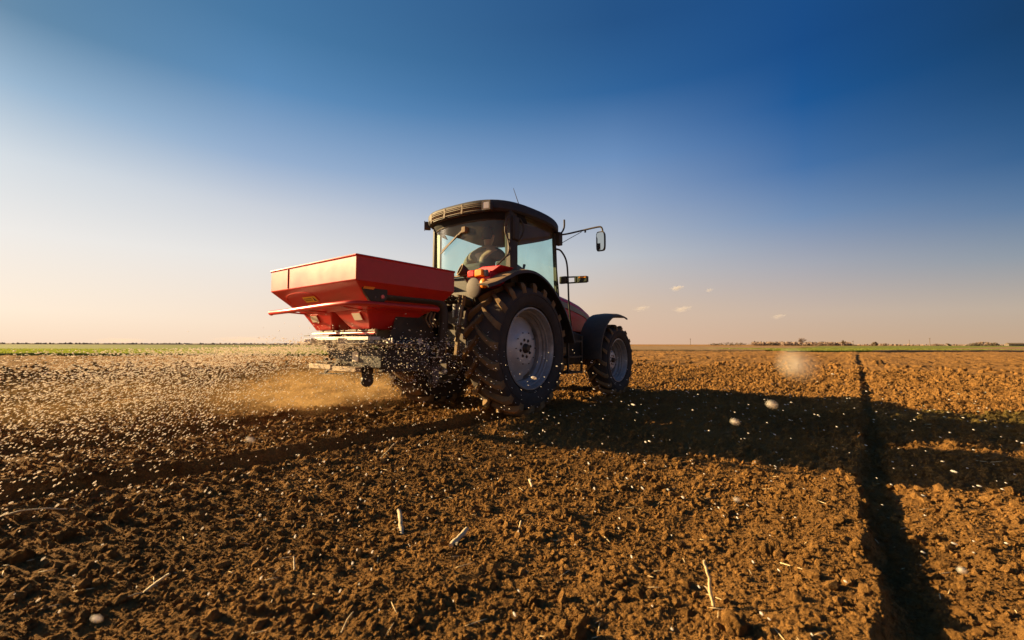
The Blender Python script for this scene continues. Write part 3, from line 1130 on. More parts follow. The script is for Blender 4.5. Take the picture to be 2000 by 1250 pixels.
        for k in range(nl):
            a = 2 * math.pi * (k + (0 if sg < 0 else .5)) / nl
            link('tread_lug', me_, W, (0, 0, 0), (0, -a, 0))
    return W


wheel('rear_wheel', 0, -.80, .865, .50, .515, 20, .055, -1, z=.815)
wheel('rear_wheel', 0, .80, .865, .50, .515, 20, .055, 1, z=.815)
wheel('front_wheel', 2.66, -.84, .625, .38, .365, 17, .042, -1, z=.595, dish=.12)
wheel('front_wheel', 2.66, .84, .625, .38, .365, 17, .042, 1, z=.595, dish=.12)

# fenders
def arc_strip(pts, prof):
    """pts: (x, z) along the arch; prof: (y, dz) across."""
    rings = []
    for i, (x, z) in enumerate(pts):
        a, b = pts[max(0, i - 1)], pts[min(len(pts) - 1, i + 1)]
        dx, dz_ = b[0] - a[0], b[1] - a[1]
        L = math.hypot(dx, dz_)
        nx, nz_ = -dz_ / L, dx / L
        rings.append([(x + nx * q, y, z + nz_ * q) for y, q in prof])
    return rings


def smooth_pts(pts, n=6):
    out = []
    P = [pts[0]] + list(pts) + [pts[-1]]
    for i in range(1, len(P) - 2):
        for k in range(n):
            t = k / n
            p0, p1, p2, p3 = P[i - 1], P[i], P[i + 1], P[i + 2]
            out.append(tuple(.5 * ((2 * b) + (-a + c) * t + (2 * a - 5 * b + 4 * c - d) * t * t + (-a + 3 * b - 3 * c + d) * t ** 3) for a, b, c, d in zip(p0, p1, p2, p3)))
    out.append(tuple(pts[-1]))
    return out


FP = smooth_pts([(-.90, 1.56), (-.72, 1.615), (-.52, 1.70), (-.30, 1.79), (0, 1.83), (.28, 1.77), (.52, 1.64), (.80, 1.40), (.98, 1.15), (1.10, .90)])
for sg in (-1, 1):
    prof = [(sg * .60, 0), (sg * .98, 0), (sg * 1.03, -.012), (sg * 1.045, -.05), (sg * 1.03, -.055), (sg * 1.018, -.03), (sg * .97, -.022), (sg * .60, -.022)]
    rr_ = arc_strip(FP, prof)
    for ring in rr_:          # the inner edge draws outward towards the rear tip
        q = max(0.0, min(1.0, (-.30 - ring[0][0]) / .5))
        for j in (0, len(ring) - 1):
            ring[j] = (ring[j][0], sg * (.60 + .27 * q * q * (3 - 2 * q)), ring[j][2])
    MB().loft(rr_).build('rear_fender', M['fender'], TR, 40)
    arch = [(x, z - .01) for x, z in FP if -.7 < x] 
    MB().prism(arch + [(1.05, .62), (-.35, .62), (-.50, 1.2), (-.68, 1.5)], 'y', sg * .585, sg * .60).build('fender_inner_wall', M['black'], TR)

for sg in (-1, 1):
    cx, cz = 2.66, .60
    pts = []
    for k in range(15):
        a = R(178 - k * 112 / 14)
        r_ = .77 + .05 * math.sin(k / 14 * 3.1) + (.06 * ((k - 10) / 4) ** 2 if k > 10 else 0)
        pts.append((cx + r_ * math.cos(a), cz + r_ * math.sin(a)))
    pts = pts
    prof = [(sg * .62, 0), (sg * .8, .012), (sg * .98, 0), (sg * 1.03, -.02), (sg * 1.035, -.05), (sg * 1.02, -.05), (sg * 1.01, -.03), (sg * .97, -.014), (sg * .8, -.004), (sg * .62, -.015)]
    MB().loft(arc_strip(pts, prof)).build('front_fender', M['black'], TR, 45)
    MB().bar((2.60, sg * .62, .75), (2.45, sg * .80, 1.38), .05, .03).build('fender_bracket', M['iron'], TR)

# chassis
b = MB()
b.box((-.42, -.28, .58), (.35, .28, 1.32))
b.box((.35, -.24, .55), (1.3, .24, 1.15))
b.box((1.3, -.22, .60), (3.15, .22, 1.05))
b.box((-.40, -.50, .66), (.40, .50, .98))
b.tube([(0, -.72, .815), (0, .72, .815)], .10, 14)
b.build('chassis', M['iron'], TR, bevel=.02)
b = MB()
b.box((2.55, -.60, .50), (2.77, .60, .66))
b.tube([(2.66, -.70, .595), (2.66, .70, .595)], .09, 12)
b.tube([(2.66, -.66, .40), (2.66, -.62, .80)], .07, 10)
b.tube([(2.66, .66, .40), (2.66, .62, .80)], .07, 10)
b.build('front_axle', M['iron'], TR, bevel=.012)
for sg in (-1, 1):
    b = MB()
    b.prism([(1.08, .52), (1.95, .56), (1.98, 1.02), (1.10, 1.16), (1.02, .9)], 'y', sg * .36, sg * .70)
    b.build('fuel_tank', M['black'], TR, bevel=.03)
    b = MB()
    for zz_ in (.42, .66, .9):
        b.box((1.20, sg * .72 - .14, zz_), (1.62, sg * .72 + .12, zz_ + .03))
    b.bar((1.20, sg * .84, .42), (1.20, sg * .84, 1.0), .03, .03)
    b.bar((1.62, sg * .84, .42), (1.62, sg * .84, 1.0), .03, .03)
    b.build('step', M['black'], TR)

# hood
def hood_ring(x, top, w, bot=1.10):
    r_ = []
    for y, z in ((-1.0, bot), (-1.03, bot + (top - bot) * .45), (-1.0, top - .16), (-.93, top - .07), (-.72, top - .015), (-.35, top), (0, top + .004)):
        r_.append((x, y * w, z))
    return r_ + [(x, -y, z) for x, y, z in r_[::-1][1:]]


HR = [(1.16, 1.77, .37), (1.5, 1.755, .37), (1.86, 1.72, .36), (2.25, 1.665, .35), (2.6, 1.595, .34), (2.88, 1.50, .32), (3.08, 1.39, .30), (3.22, 1.25, .26)]
MB().loft([hood_ring(*a) for a in HR]).build('hood', M['red'], TR, 50)
for sg in (-1, 1):
    b = MB()
    rings = []
    for x, top, w in HR[:6]:
        zc = top - .175 - (x - 1.9) * .01
        hh = .045 * (1 if x < 2.6 else .8)
        yo = w * 1.04
        rings.append([(x, sg * (yo + .006), zc - hh), (x, sg * (yo + .006), zc + hh), (x, sg * (yo - .03), zc + hh), (x, sg * (yo - .03), zc - hh)])
    b.loft(rings).build('hood_stripe', M['strip'], TR)
    b = MB()
    b.box((3.02, sg * .20 - .08, 1.24), (3.20, sg * .20 + .08, 1.36))
    b.build('headlight', M['lens_clear'], TR, bevel=.02)
MB().box((3.18, -.22, .72), (3.27, .22, 1.22)).build('grille', M['black'], TR, bevel=.02)
MB().box((3.15, -.25, .55), (3.60, .25, .80)).build('front_weight', M['iron'], TR, bevel=.03)

# cab ------------------------------------------------------
def sup(cx, hl_r, hl_f, hw_, e, n=64):
    pts = []
    for k in range(n):
        a = 2 * math.pi * k / n
        c, s_ = math.cos(a), math.sin(a)
        e_ = e if c < 0 else e + 1.0
        q = (abs(c) ** e_ + abs(s_) ** e_) ** (-1 / e_)
        pts.append((cx + c * q * (hl_f if c > 0 else hl_r), s_ * q * hw_))
    return pts


def roofz(x, y, z):
    return z - .11 * max(0, (x - .45) / .8) ** 2.0 - .028 * (abs(y) / .82) ** 4 - .012 * max(0, (-x) / .45) ** 2


def rear_x(y, hw_=.76, d=.68, cx=.40):
    t = min(.999, abs(y) / hw_)
    return cx - d * (1 - t ** 3.0) ** (1 / 3.0)


lev = [(2.625, .94), (2.63, .975), (2.66, 1.0), (2.742, 1.0), (2.764, .985), (2.778, .95), (2.792, .84), (2.802, .6), (2.806, .25)]
rings = []
for z, s_ in lev:
    rings.append([(x, y, roofz(x, y, z)) for x, y in sup(.40, .84 * s_, .87 * s_, .845 * s_, 3.0, 72)])
MB().loft(rings).build('roof', M['roof'], TR, 30)
# recessed ledge under the roof
rings = []
for z, s_ in ((2.622, .90), (2.64, .90)):
    rings.append([(x, y, roofz(x, y, z)) for x, y in sup(.40, .84 * s_, .87 * s_, .845 * s_, 3.0, 72)])
MB().loft(rings).build('headliner', M['liner'], TR)
b = MB()
vr = []
for k in range(25):
    y = -.775 + 1.55 * k / 24
    xa = rear_x(y, .80, .745); xb = rear_x(y, .78, .70)
    t_ = .02 * (y / .78) ** 2
    vr.append([(xa, y, 2.645), (xa + .004, y, 2.60 - t_), (xb, y, 2.535 - t_), (xb + .03, y, 2.535 - t_), (xa + .06, y, 2.645)])
b.loft(vr).build('roof_valance', M['deep'], TR, 30)


# vent grille in the back of the roof: frame, dividers, slats
VG = empty('vent_grille', TR)
def roof_back(y, z, out=.004):
    s_ = 1.0 if 2.66 <= z <= 2.72 else .99
    t = min(.999, abs(y) / (.845 * s_))
    return (.40 - (.84 * s_ + out) * (1 - t ** 3.0) ** (1 / 3.0), y, z - .028 * (abs(y) / .82) ** 4 - .012)
def strip(y0, y1, z0, z1, out0, out1, n=8):
    rings = []
    for k in range(n + 1):
        y = y0 + (y1 - y0) * k / n
        rings.append([roof_back(y, z0, out0), roof_back(y, z1, out0), roof_back(y, z1, out1), roof_back(y, z0, out1)])
    return MB().loft(rings)
strip(-.56, .50, 2.618, 2.742, -.01, .003, 14).build('backing', M['black'], VG)
for (ya, yb) in ((-.52, -.20), (-.165, .13), (.165, .44)):
    for k in range(5):
        z = 2.632 + k * .0225
        strip(ya, yb, z, z + .009, .004, .016, 5).build('slat', M['slat'], VG)
for y in (-.182, .148, .465):
    strip(y - .015, y + .015, 2.62, 2.742, .004, .020, 1).build('divider', M['slat'], VG)

# work lights on the roof
for (x, y, rz, lab) in ((-.395, -.60, .22, None), (-.19, .76, -.75, None)):
    L = empty('work_light', TR, (x, y, 2.645), rz)
    MB().box((-.045, -.055, -.055), (.04, .055, .055)).build('lamp_housing', M['black'], L, bevel=.012)
    b = MB()
    for a, c in (((-.056, -.060, -.060), (-.044, .060, -.046)), ((-.056, -.060, .046), (-.044, .060, .060)), ((-.056, -.060, -.045), (-.044, -.047, .045)), ((-.056, .047, -.045), (-.044, .060, .045))):
        b.box(a, c)
    b.build('lamp_frame', M['plate'], L)
    MB().box((-.054, -.044, -.043), (-.046, .044, .043)).build('lamp_lens', M['lens_clear'], L, bevel=.006)

# pillars
def pillar(name, p0, p1, w, d, m=M['black']):
    return MB().bar(p0, p1, w, d, (1, 0, 0)).build(name, m, TR, bevel=.012)
FLOOR = 1.18
pillar('cab_pillar', (-.06, -.735, 1.20), (-.06, -.715, 2.64), .10, .15)
pillar('cab_pillar', (-.06, .735, 1.20), (-.06, .715, 2.64), .05, .10)
pillar('cab_pillar', (1.10, -.72, 1.10), (1.03, -.70, 2.60), .05, .055)
pillar('cab_pillar', (1.10, .72, 1.10), (1.03, .70, 2.60), .05, .055)
MB().box((-.10, .585, 1.82), (-.065, .655, 2.52)).build('glare_strip', M['glare'], TR, bevel=.012)  # pale strip added to stand in for sun glare on the curved glass
# window frames and glass
def rw(z, n=22, y0=-.675, y1=.69, inset=0):
    return [(rear_x(y) + inset - .02 * (z - 1.8), y, z) for y in [y0 + (y1 - y0) * k / n for k in range(n + 1)]]
rings = [rw(1.80), rw(2.05), rw(2.3), rw(2.535)]
MB().loft(rings, close=False, capa=False, capb=False).build('rear_window', M['glass'], TR, 60)
for sg in (-1, 1):
    q = [(.02, sg * .745, 1.30), (1.075, sg * .73, 1.30), (1.03, sg * .715, 2.57), (.02, sg * .735, 2.635)]
    MB().add(q, [(0, 1, 2, 3)]).build('door_window', M['glass'], TR, 0)
    b = MB()
    b.tube([(.03, sg * .75, 1.25), (.03, sg * .74, 2.63)], .014, 8)
    b.tube([(1.06, sg * .745, 1.25), (1.02, sg * .725, 2.57)], .016, 8)
    b.tube([(.03, sg * .745, 2.63), (.6, sg * .735, 2.612), (1.02, sg * .725, 2.565)], .014, 8)
    b.build('door_frame', M['black'], TR)
q = [(1.13, -.70, 1.30), (1.13, .70, 1.30), (1.045, .68, 2.60), (1.045, -.68, 2.60)]
MB().add(q, [(0, 1, 2, 3)]).build('windshield', M['glass'], TR, 0)
MB().bar((-.02, .16, 1.78), (-.02, .16, 1.79), .01, .01).v
b = MB()
b.tube(rw(1.80, 22), .016, 8)
b.build('window_seal', M['black'], TR)
MB().tube(rw(2.53, 22), .014, 8).build('window_seal', M['black'], TR)
# lower cab shell
b = MB()
b.box((-.22, -.58, FLOOR - .06), (1.10, .58, FLOOR))
b.prism([(x, z) for x, z in ((-.24, 1.2), (-.24, 1.79), (-.21, 1.79), (-.21, 1.2))], 'y', -.60, .60)
b.build('cab_floor', M['black'], TR)
MB().prism([(1.02, 1.1), (1.15, 1.1), (1.15, 1.86), (1.08, 1.95), (1.02, 1.9)], 'y', -.34, .34).build('dashboard', M['black'], TR, bevel=.02)

# red rear panel with tail lamps
for sg in (-1, 1):
    b = MB()
    b.prism([(sg * y, z) for y, z in ((.47, 1.72), (.80, 1.765), (.93, 1.83), (.62, 1.84), (.47, 1.80))], 'x', -.52, -.25)
    b.prism([(sg * y, z) for y, z in ((.46, 1.62), (.52, 1.70), (.82, 1.70), (.80, 1.64), (.70, 1.58), (.48, 1.56))], 'x', -.60, -.30)
    b.prism([(sg * y, z) for y, z in ((.50, 1.70), (.78, 1.70), (.78, 1.775), (.50, 1.745))], 'x', -.55, -.30)
    b.build('lamp_panel', M['red'], TR, bevel=.012)
    L = empty('tail_light', TR, (-.62, sg * .62, 1.735))
    MB().box((-.05, -.125, -.042), (.05, -.02 * sg - .0, .045) if sg > 0 else (.05, .0, .045)).build('orange_lens', M['lens_orange'], L, bevel=.015)
    MB().box((-.05, .003, -.042), (.05, .12, .045)).build('red_lens', M['lens_red'], L, bevel=.015)
    MB().box((-.02, sg * .125, -.04), (.03, sg * .165, .04)).build('lamp_socket', M['strip'], L, bevel=.006)
    b = MB()
    p = Vector((-.69, sg * .63, 1.555))
    rings = []
    for dx_, rr_ in ((-.012, .104), (-.006, .114), (.010, .114)):
        rings.append([(p.x + dx_, p.y + rr_ * math.cos(2 * math.pi * k / 28), p.z + rr_ * 1.08 * math.sin(2 * math.pi * k / 28)) for k in range(28)])
    b.loft(rings).build('speed_disc', M['plate'], TR, 40)
    L2 = MB()
    p = Vector((-.70, sg * .80, 1.595))
    rings = []
    for dx_, rr_ in ((-.035, .0), (-.032, .03), (-.018, .048), (.02, .05), (.05, .03)):
        rings.append([(p.x + dx_, p.y + rr_ * math.cos(2 * math.pi * k / 16), p.z + rr_ * 1.15 * math.sin(2 * math.pi * k / 16)) for k in range(16)])
    L2.loft(rings, capa=False).build('side_reflector', M['lens_orange'], TR, 40)

# round work lamp on a stalk behind the rear window
L = empty('floodlight', TR, (-.62, -.37, 1.80))
b = MB()
ax = Vector((-.80, .45, .40)).normalized()
up = Vector((0, 0, 1)); sx = ax.cross(up).normalized(); uy = sx.cross(ax)
def circ(t, r_, n=24):
    return [tuple(ax * t + (sx * math.cos(2 * math.pi * k / n) + uy * math.sin(2 * math.pi * k / n)) * r_) for k in range(n)]
b.loft([circ(-.09, .02), circ(-.08, .045), circ(-.03, .065), circ(.02, .078), circ(.028, .080), circ(.028, .068), circ(.01, .062)], capb=False).build('lamp_shell', M['black'], L, 50)
MB().loft([circ(.029, .081), circ(.036, .081), circ(.036, .067), circ(.029, .067)], capa=False, capb=False).build('lamp_ring', M['dusty'], L)
MB().loft([circ(.005, .064), circ(.014, .03), circ(.016, .002)], capa=False).build('lamp_glass', M['lens_clear'], L)
MB().tube([(.02, -.01, -.05), (.05, -.03, -.12), (.10, -.06, -.20)], .018, 8).build('lamp_stalk', M['iron'], L)
MB().tube([(0, .12, -.07), (-.02, -.02, -.065), (.04, -.10, -.05)], .007, 6).build('lamp_bracket', M['dusty'], L)

# wiper
b = MB()
p0 = Vector((rear_x(-.10) - .03, -.10, 2.44)); p1 = Vector((rear_x(.34) - .03, .34, 2.20))
b.bar(p0, p1, .018, .022)
b.bar(p0 + Vector((-.02, .10, -.065)), p1 + Vector((-.005, .03, -.045)), .010, .018)
b.build('wiper', M['cable'], TR)
MB().box((p0.x - .03, -.15, 2.385), (p0.x + .03, -.075, 2.47)).build('wiper_motor', M['slat'], TR, bevel=.01)
# antenna, cables, grab rails
MB().tube([(.22, -.66, 2.76), (.12, -.62, 3.02)], [.006, .003], 6).build('antenna', M['black'], TR)
MB().box((.18, -.70, 2.72), (.27, -.62, 2.79)).build('antenna_base', M['black'], TR, bevel=.008)
cb = [(-.16, -.76, 2.55), (-.20, -.74, 2.45), (-.20, -.73, 2.33), (-.17, -.76, 2.2), (-.19, -.78, 2.05), (-.28, -.76, 1.95), (-.36, -.72, 1.86), (-.40, -.72, 1.80)]
b = MB().tube(smooth_pts(cb), .010, 8)
b.tube([(x + .012, y - .012 + .012 * math.sin(i * 1.7), z) for i, (x, y, z) in enumerate(smooth_pts(cb)[:28])], .008, 6)
b.build('cable', M['cable'], TR)
MB().tube(smooth_pts([(.06, -.77, 2.56), (.10, -.80, 2.48), (.10, -.80, 2.36), (.04, -.78, 2.26), (.0, -.77, 2.24)]), .012, 8).build('cable_loop', M['black'], TR)
MB().box((-.10, -.80, 2.24), (.03, -.755, 2.56)).build('pillar_pod', M['black'], TR, bevel=.02)
MB().tube(smooth_pts([(.99, -.77, 2.30), (1.05, -.82, 2.27), (1.13, -.86, 2.13), (1.16, -.87, 1.88), (1.19, -.87, 1.45), (1.30, -.86, .98)]), .014, 8).build('grab_rail', M['black'], TR)
MB().tube(smooth_pts([(.98, -.75, 2.24), (.96, -.78, 2.1), (.99, -.78, 1.9), (1.06, -.77, 1.55)]), .012, 8).build('door_handle_bar', M['black'], TR)
MB().tube(smooth_pts([(1.04, -.75, 2.53), (1.12, -.78, 2.57), (1.17, -.80, 2.66), (1.16, -.81, 2.78)]), [.014] * 19, 8).build('air_snorkel', M['black'], TR)
# mirror
MR = empty('side_mirror', TR, (1.14, -.76, 2.50))
b = MB()
b.tube(smooth_pts([(-.07, -.01, .03), (.0, -.12, .045), (.0, -.40, .06), (.0, -.62, .07), (.0, -.68, .055), (.0, -.70, .0), (.0, -.70, -.08)]), .013, 8)
b.tube([(-.05, -.03, -.10), (.0, -.36, .04)], .005, 6)
b.tube([(.0, -.42, .05), (.0, -.42, .02)], .014, 8)
b.build('mirror_arm', M['black'], MR)
MB().box((-.11, -.045, -.13), (-.02, .04, .07)).build('mirror_bracket', M['black'], MR, bevel=.01)
b = MB()
rings = []
for dx_, sc_ in ((.03, .75), (.02, .95), (-.01, 1.0), (-.022, 1.0)):
    rings.append([(dx_ , -.675 + y * .068 * sc_, -.15 + z * .145 * sc_) for x_, y, z in [(0, p_[0], p_[1]) for p_ in sup(0, 1, 1, 1, 5, 28)]])
b.loft(rings).build('mirror_shell', M['black'], MR, 50)
MB().loft([[(-.024, -.675 + p_[0] * .059, -.15 + p_[1] * .130) for p_ in sup(0, 1, 1, 1, 5, 28)], [(-.027, -.675 + p_[0] * .058, -.15 + p_[1] * .129) for p_ in sup(0, 1, 1, 1, 5, 28)]], capa=False).build('mirror_glass', M['mirror'], MR, 0)
# side indicator arm
MB().box((1.12, -.86, 1.79), (1.18, -.74, 1.90)).build('indicator_bracket', M['black'], TR, bevel=.008)
b = MB()
b.bar((1.15, -.85, 1.885), (1.15, -1.20, 1.865), .03, .02)
b.bar((1.15, -.85, 1.795), (1.15, -1.20, 1.785), .03, .02)
b.box((1.13, -1.03, 1.79), (1.17, -.995, 1.88))
b.box((1.12, -1.21, 1.785), (1.18, -1.05, 1.872))
b.build('indicator_arm', M['black'], TR, bevel=.006)
MB().box((1.112, -1.20, 1.845), (1.119, -1.08, 1.868)).build('indicator_lens', M['lens_orange'], TR)
# inside
b = MB()
b.box((.05, -.24, 1.62), (.52, .24, 1.76))
b.build('seat_cushion', M['seat'], TR, bevel=.04)
MB().box((-.04, -.20, 1.72), (.06, .20, 2.02), ('Y', R(-8))).build('seat_back', M['seat'], TR, bevel=.045)
MB().box((.1, -.16, 1.18), (.45, .16, 1.62)).build('seat_base', M['seat'], TR)
MB().prism([(.05, 1.2), (.75, 1.2), (.72, 1.80), (.45, 1.96), (.20, 2.03), (.05, 2.02)], 'y', -.56, -.36).build('side_console', M['seat'], TR, bevel=.02)
MB().tube([(.55, -.46, 1.88), (.60, -.46, 2.04)], [.010, .022], 8).build('control_lever', M['seat'], TR)
# steering wheel: ring tilted
b = MB()
sc0 = Vector((.86, 0, 1.98)); ta = R(30)
rp = []
for k in range(33):
    a = 2 * math.pi * k / 32
    q = Vector((math.cos(a) * .20, math.sin(a) * .20, 0))
    q = Matrix.Rotation(-ta, 3, 'Y') @ q
    rp.append(sc0 + q)
b.tube(rp, .014, 8, False)
b.tube([sc0, sc0 + Vector((.15, 0, -.30))], .03, 8)
for k in (4, 15, 26):
    b.tube([sc0, rp[k]], .010, 6)
b.build('steering_wheel', M['black'], TR)

# rear linkage ---------------------------------------------
for sg in (-1, 1):
    b = MB()
    b.bar((-.22, sg * .34, .62), (-.78, sg * .42, .70), .06, .09)
    b.bar((-.78, sg * .42, .70), (-1.28, sg * .42, .66), .05, .08)
    b.build('lower_link', M['iron'], TR, bevel=.01)
for sg in (-1, 1):
    MB().bar((-.30, sg * .30, 1.36), (-.78, sg * .50, 1.40), .07, .10).build('lift_arm', M['iron'], TR, bevel=.015)
    b = MB()
    b.tube([(-.76, sg * .51, 1.36), (-.75, sg * .47, 1.22)], .030, 12)
    b.tube([(-.75, sg * .47, 1.22), (-.75, sg * .44, 1.08)], .024, 12)
    b.build('lift_cylinder', M['steel'], TR)
    b = MB()
    b.tube([(-.75, sg * .44, 1.10), (-.75, sg * .435, 1.04), (-.75, sg * .43, 1.0), (-.75, sg * .425, .96), (-.75, sg * .41, .9)], [.034, .026, .038, .026, .034], 10)
    b.bar((-.75, sg * .43, .92), (-.75, sg * .40, .70), .05, .04)
    b.build('lift_rod', M['dusty'], TR, bevel=.005)
    for p_, q_ in ((.55, .53), (.48, .47)):
        MB().bar((-.77, sg * p_, 1.46), (-.77, sg * q_, 1.33), .016, .05).build('clevis_plate', M['dusty'], TR, bevel=.004)
b = MB()
b.tube([(-.45, 0, 1.10), (-.75, 0, 1.16)], .035, 10)
b.tube([(-.75, 0, 1.16), (-1.05, 0, 1.22)], .022, 10)
b.tube([(-1.05, 0, 1.22), (-1.30, 0, 1.26)], .035, 10)
b.build('top_link', M['iron'], TR)
b = MB()
b.tube([(-.75, -.215, 1.28), (-.75, -.215, 1.14)], .010, 8)
b.tube([(-.75, -.215, 1.14), (-.75, -.21, 1.0), (-.75, -.21, .86), (-.75, -.21, .75)], [.020, .014, .022, .016], 8)
b.build('stabiliser_rod', M['dusty'], TR)
b = MB()
for k in range(4):
    b.box((-.62, -.30 + k * .10, 1.42), (-.48, -.23 + k * .10, 1.50))
    b.tube([(-.62, -.265 + k * .10, 1.46), (-.68, -.265 + k * .10, 1.46)], .018, 8)
b.box((-.50, -.45, 1.38), (-.30, .35, 1.55))
b.build('hydraulic_block', M['iron'], TR, bevel=.006)
MB().tube([(-.72, -.40, 1.20), (-.72, -.40, 1.36)], .07, 14).build('oil_canister', M['strip'], TR)
for k in range(9):
    y0 = -.30 + .07 * k
    r0 = random.Random(50 + k)
    pts = [(-.66, y0, 1.46), (-.85, y0 + r0.uniform(-.08, .08), 1.50 + r0.uniform(-.05, .08)), (-1.02, y0 + r0.uniform(-.15, .1), 1.36 + r0.uniform(-.08, .1)), (-1.20, y0 * .6 + r0.uniform(-.1, .1), 1.18 + r0.uniform(-.1, .1))]
    MB().tube(smooth_pts(pts), .009 + .003 * (k % 2), 7).build('hydraulic_hose', M['cable'], TR)
b = MB()
b.tube([(-.42, 0, .78), (-1.2, 0, .82)], .05, 12)
b.box((-.62, -.10, .48), (-.38, .10, .62))
b.build('power_shaft', M['iron'], TR)
MB().tube(smooth_pts([(-.50, -.45, 1.32), (-.66, -.50, 1.28), (-.78, -.58, 1.12), (-.74, -.56, .95)]), .016, 8).build('hydraulic_hose', M['cable'], TR)

# ------------------------------------------------------------------ spreader
SB = (-1.85, 0, 0)
SP = empty('fertilizer_spreader', None, loc2w(*SB), YAW)
tag(SP, 'red twin disc fertilizer spreader with angular hopper mounted behind the tractor', 'spreader')


def S():
    return MB(SB)


HX0, HX1, HY, HT, HM = -2.43, -1.20, .812, 1.665, 1.440
# hopper: straight box on top of a taper, with a rolled rim and a fold line
cx = (HX0 + HX1) / 2
def rect(x0, x1, y0, y1, z, n=1):
    return [(x0, y0, z), (x1, y0, z), (x1, y1, z), (x0, y1, z)]
b = S()
t = .012
b.loft([rect(HX0, HX1, -HY, HY, HT), rect(HX0, HX1, -HY, HY, HM), rect(HX0 + .20, HX1 - .16, -HY + .12, HY - .12, 1.26),
        rect(HX0 + .26, HX1 - .20, -HY + .20, HY - .20, 1.20)], capa=False, capb=True)
b.loft([rect(HX0 + t, HX1 - t, -HY + t, HY - t, HT), rect(HX0 + t, HX1 - t, -HY + t, HY - t, HM), rect(HX0 + .20, HX1 - .16, -HY + .13, HY - .13, 1.27)], capa=False, capb=True)
b.build('hopper', M['red_hopper'], SP, 20, bevel=.008)
b = S()
for p, q in (((HX0, -HY), (HX1, -HY)), ((HX0, HY), (HX1, HY)), ((HX0, -HY), (HX0, HY)), ((HX1, -HY), (HX1, HY))):
    b.tube([(p[0], p[1], HT), (q[0], q[1], HT)], .011, 8)
b.build('hopper_rim', M['red_hopper'], SP)
b = S()
b.bar((HX0 - .003, .42, HT - .01), (HX0 - .003, .42, HM + .01), .006, .012, (1, 0, 0))
b.build('panel_seam', M['red_hopper'], SP)
# embossed arch on the sloping back
b = S()
pts = []
for k in range(13):
    a = math.pi * k / 12
    pts.append((0, .33 + .30 * math.cos(a), 1.315 + .085 * math.sin(a) ** .5))
def slope_x(z, out=.0):
    return HX0 + (HM - z) / (HM - 1.26) * .20 - out
b.tube([(slope_x(z, .002), y, z) for x_, y, z in pts], .006, 6)
b.build('embossed_rib', M['red_hopper'], SP)

# twin funnels
for sg in (-1, 1):
    y0, y1 = (0.02 * sg, sg * (HY - .205))
    yb0, yb1 = sg * .20, sg * .50
    b = S()
    b.loft([rect(HX0 + .255, HX1 - .205, min(y0, y1), max(y0, y1), 1.215),
            rect(HX0 + .33, HX1 - .38, min(sg * .12, sg * .545), max(sg * .12, sg * .545), 1.09),
            rect(HX0 + .37, HX1 - .50, min(yb0, yb1), max(yb0, yb1), 1.015)], capa=True, capb=True)
    b.build('hopper_funnel', M['red_hopper'], SP, 20, bevel=.010)
    # cream reflector with its frame on the funnel's back
    F_ = empty('reflector', SP)
    xz = lambda z: HX0 + .255 + (1.215 - z) / .125 * .075 - .006
    def patch(y_, z0, z1, w0, out, dy):
        return [(xz(z0) - out, y_ - w0 - dy, z0), (xz(z0) - out, y_ + w0 - dy, z0), (xz(z1) - out, y_ + w0, z1), (xz(z1) - out, y_ - w0, z1)]
    yy = -.40 if sg < 0 else .40
    dy = 0.0
    S().loft([patch(yy, 1.098, 1.182, .078, -.004, dy), patch(yy, 1.098, 1.182, .078, .004, dy)]).build('reflector_frame', M['red_hopper'], F_)
    S().loft([patch(yy, 1.105, 1.172, .066, .002, dy), patch(yy, 1.105, 1.172, .066, .008, dy)]).build('reflector_plate', M['reflector'], F_)

# guard tube round the back
b = S()
gp = [(-2.40, .84, 1.205), (-2.42, .82, 1.208), (-2.42, .40, 1.215), (-2.42, -.30, 1.235), (-2.41, -.64, 1.240), (-2.36, -.74, 1.240), (-2.26, -.77, 1.240), (-1.9, -.77, 1.240), (-1.42, -.77, 1.240)]
b.tube(gp, .026, 12)
b.build('guard_tube', M['red_hopper'], SP, 60)
for y in (-.55, .15, .62):
    S().bar((-2.41, y, 1.215), (-2.16, y * .9, 1.20), .05, .012).build('guard_bracket', M['red_hopper'], SP)
S().bar((-2.1, -.76, 1.225), (-2.1, -.60, 1.215), .06, .012).build('guard_bracket', M['red_hopper'], SP)
S().tube([(-1.405, -.77, 1.240), (-1.42, -.77, 1.240)], .030, 12).build('tube_cap', M['red_hopper'], SP)

# yellow warning sticker
b = S()
def on_slope(y, z, out=.004):
    return (slope_x(z, out), y, z)
b.loft([[on_slope(.30, 1.305, .003), on_slope(.06, 1.305, .003), on_slope(.06, 1.355, .003), on_slope(.30, 1.355, .003)],
        [on_slope(.30, 1.305, .006), on_slope(.06, 1.305, .006), on_slope(.06, 1.355, .006), on_slope(.30, 1.355, .006)]])
ws = b.build('warning_sticker', M['yellow'], SP)
b = S()
for k in range(7):
    y = .285 - k * .021
    for z0, z1 in ((1.333, 1.341), (1.319, 1.327)):
        b.loft([[on_slope(y, z0, .0065), on_slope(y - .013, z0, .0065), on_slope(y - .013, z1, .0065), on_slope(y, z1, .0065)],
                [on_slope(y, z0, .0075), on_slope(y - .013, z0, .0075), on_slope(y - .013, z1, .0075), on_slope(y, z1, .0075)]])
b.loft([[on_slope(.125, 1.312, .0065), on_slope(.075, 1.312, .0065), on_slope(.10, 1.350, .0065)], [on_slope(.125, 1.312, .0075), on_slope(.075, 1.312, .0075), on_slope(.10, 1.350, .0075)]])
b.build('printed_marks', M['black'], ws)

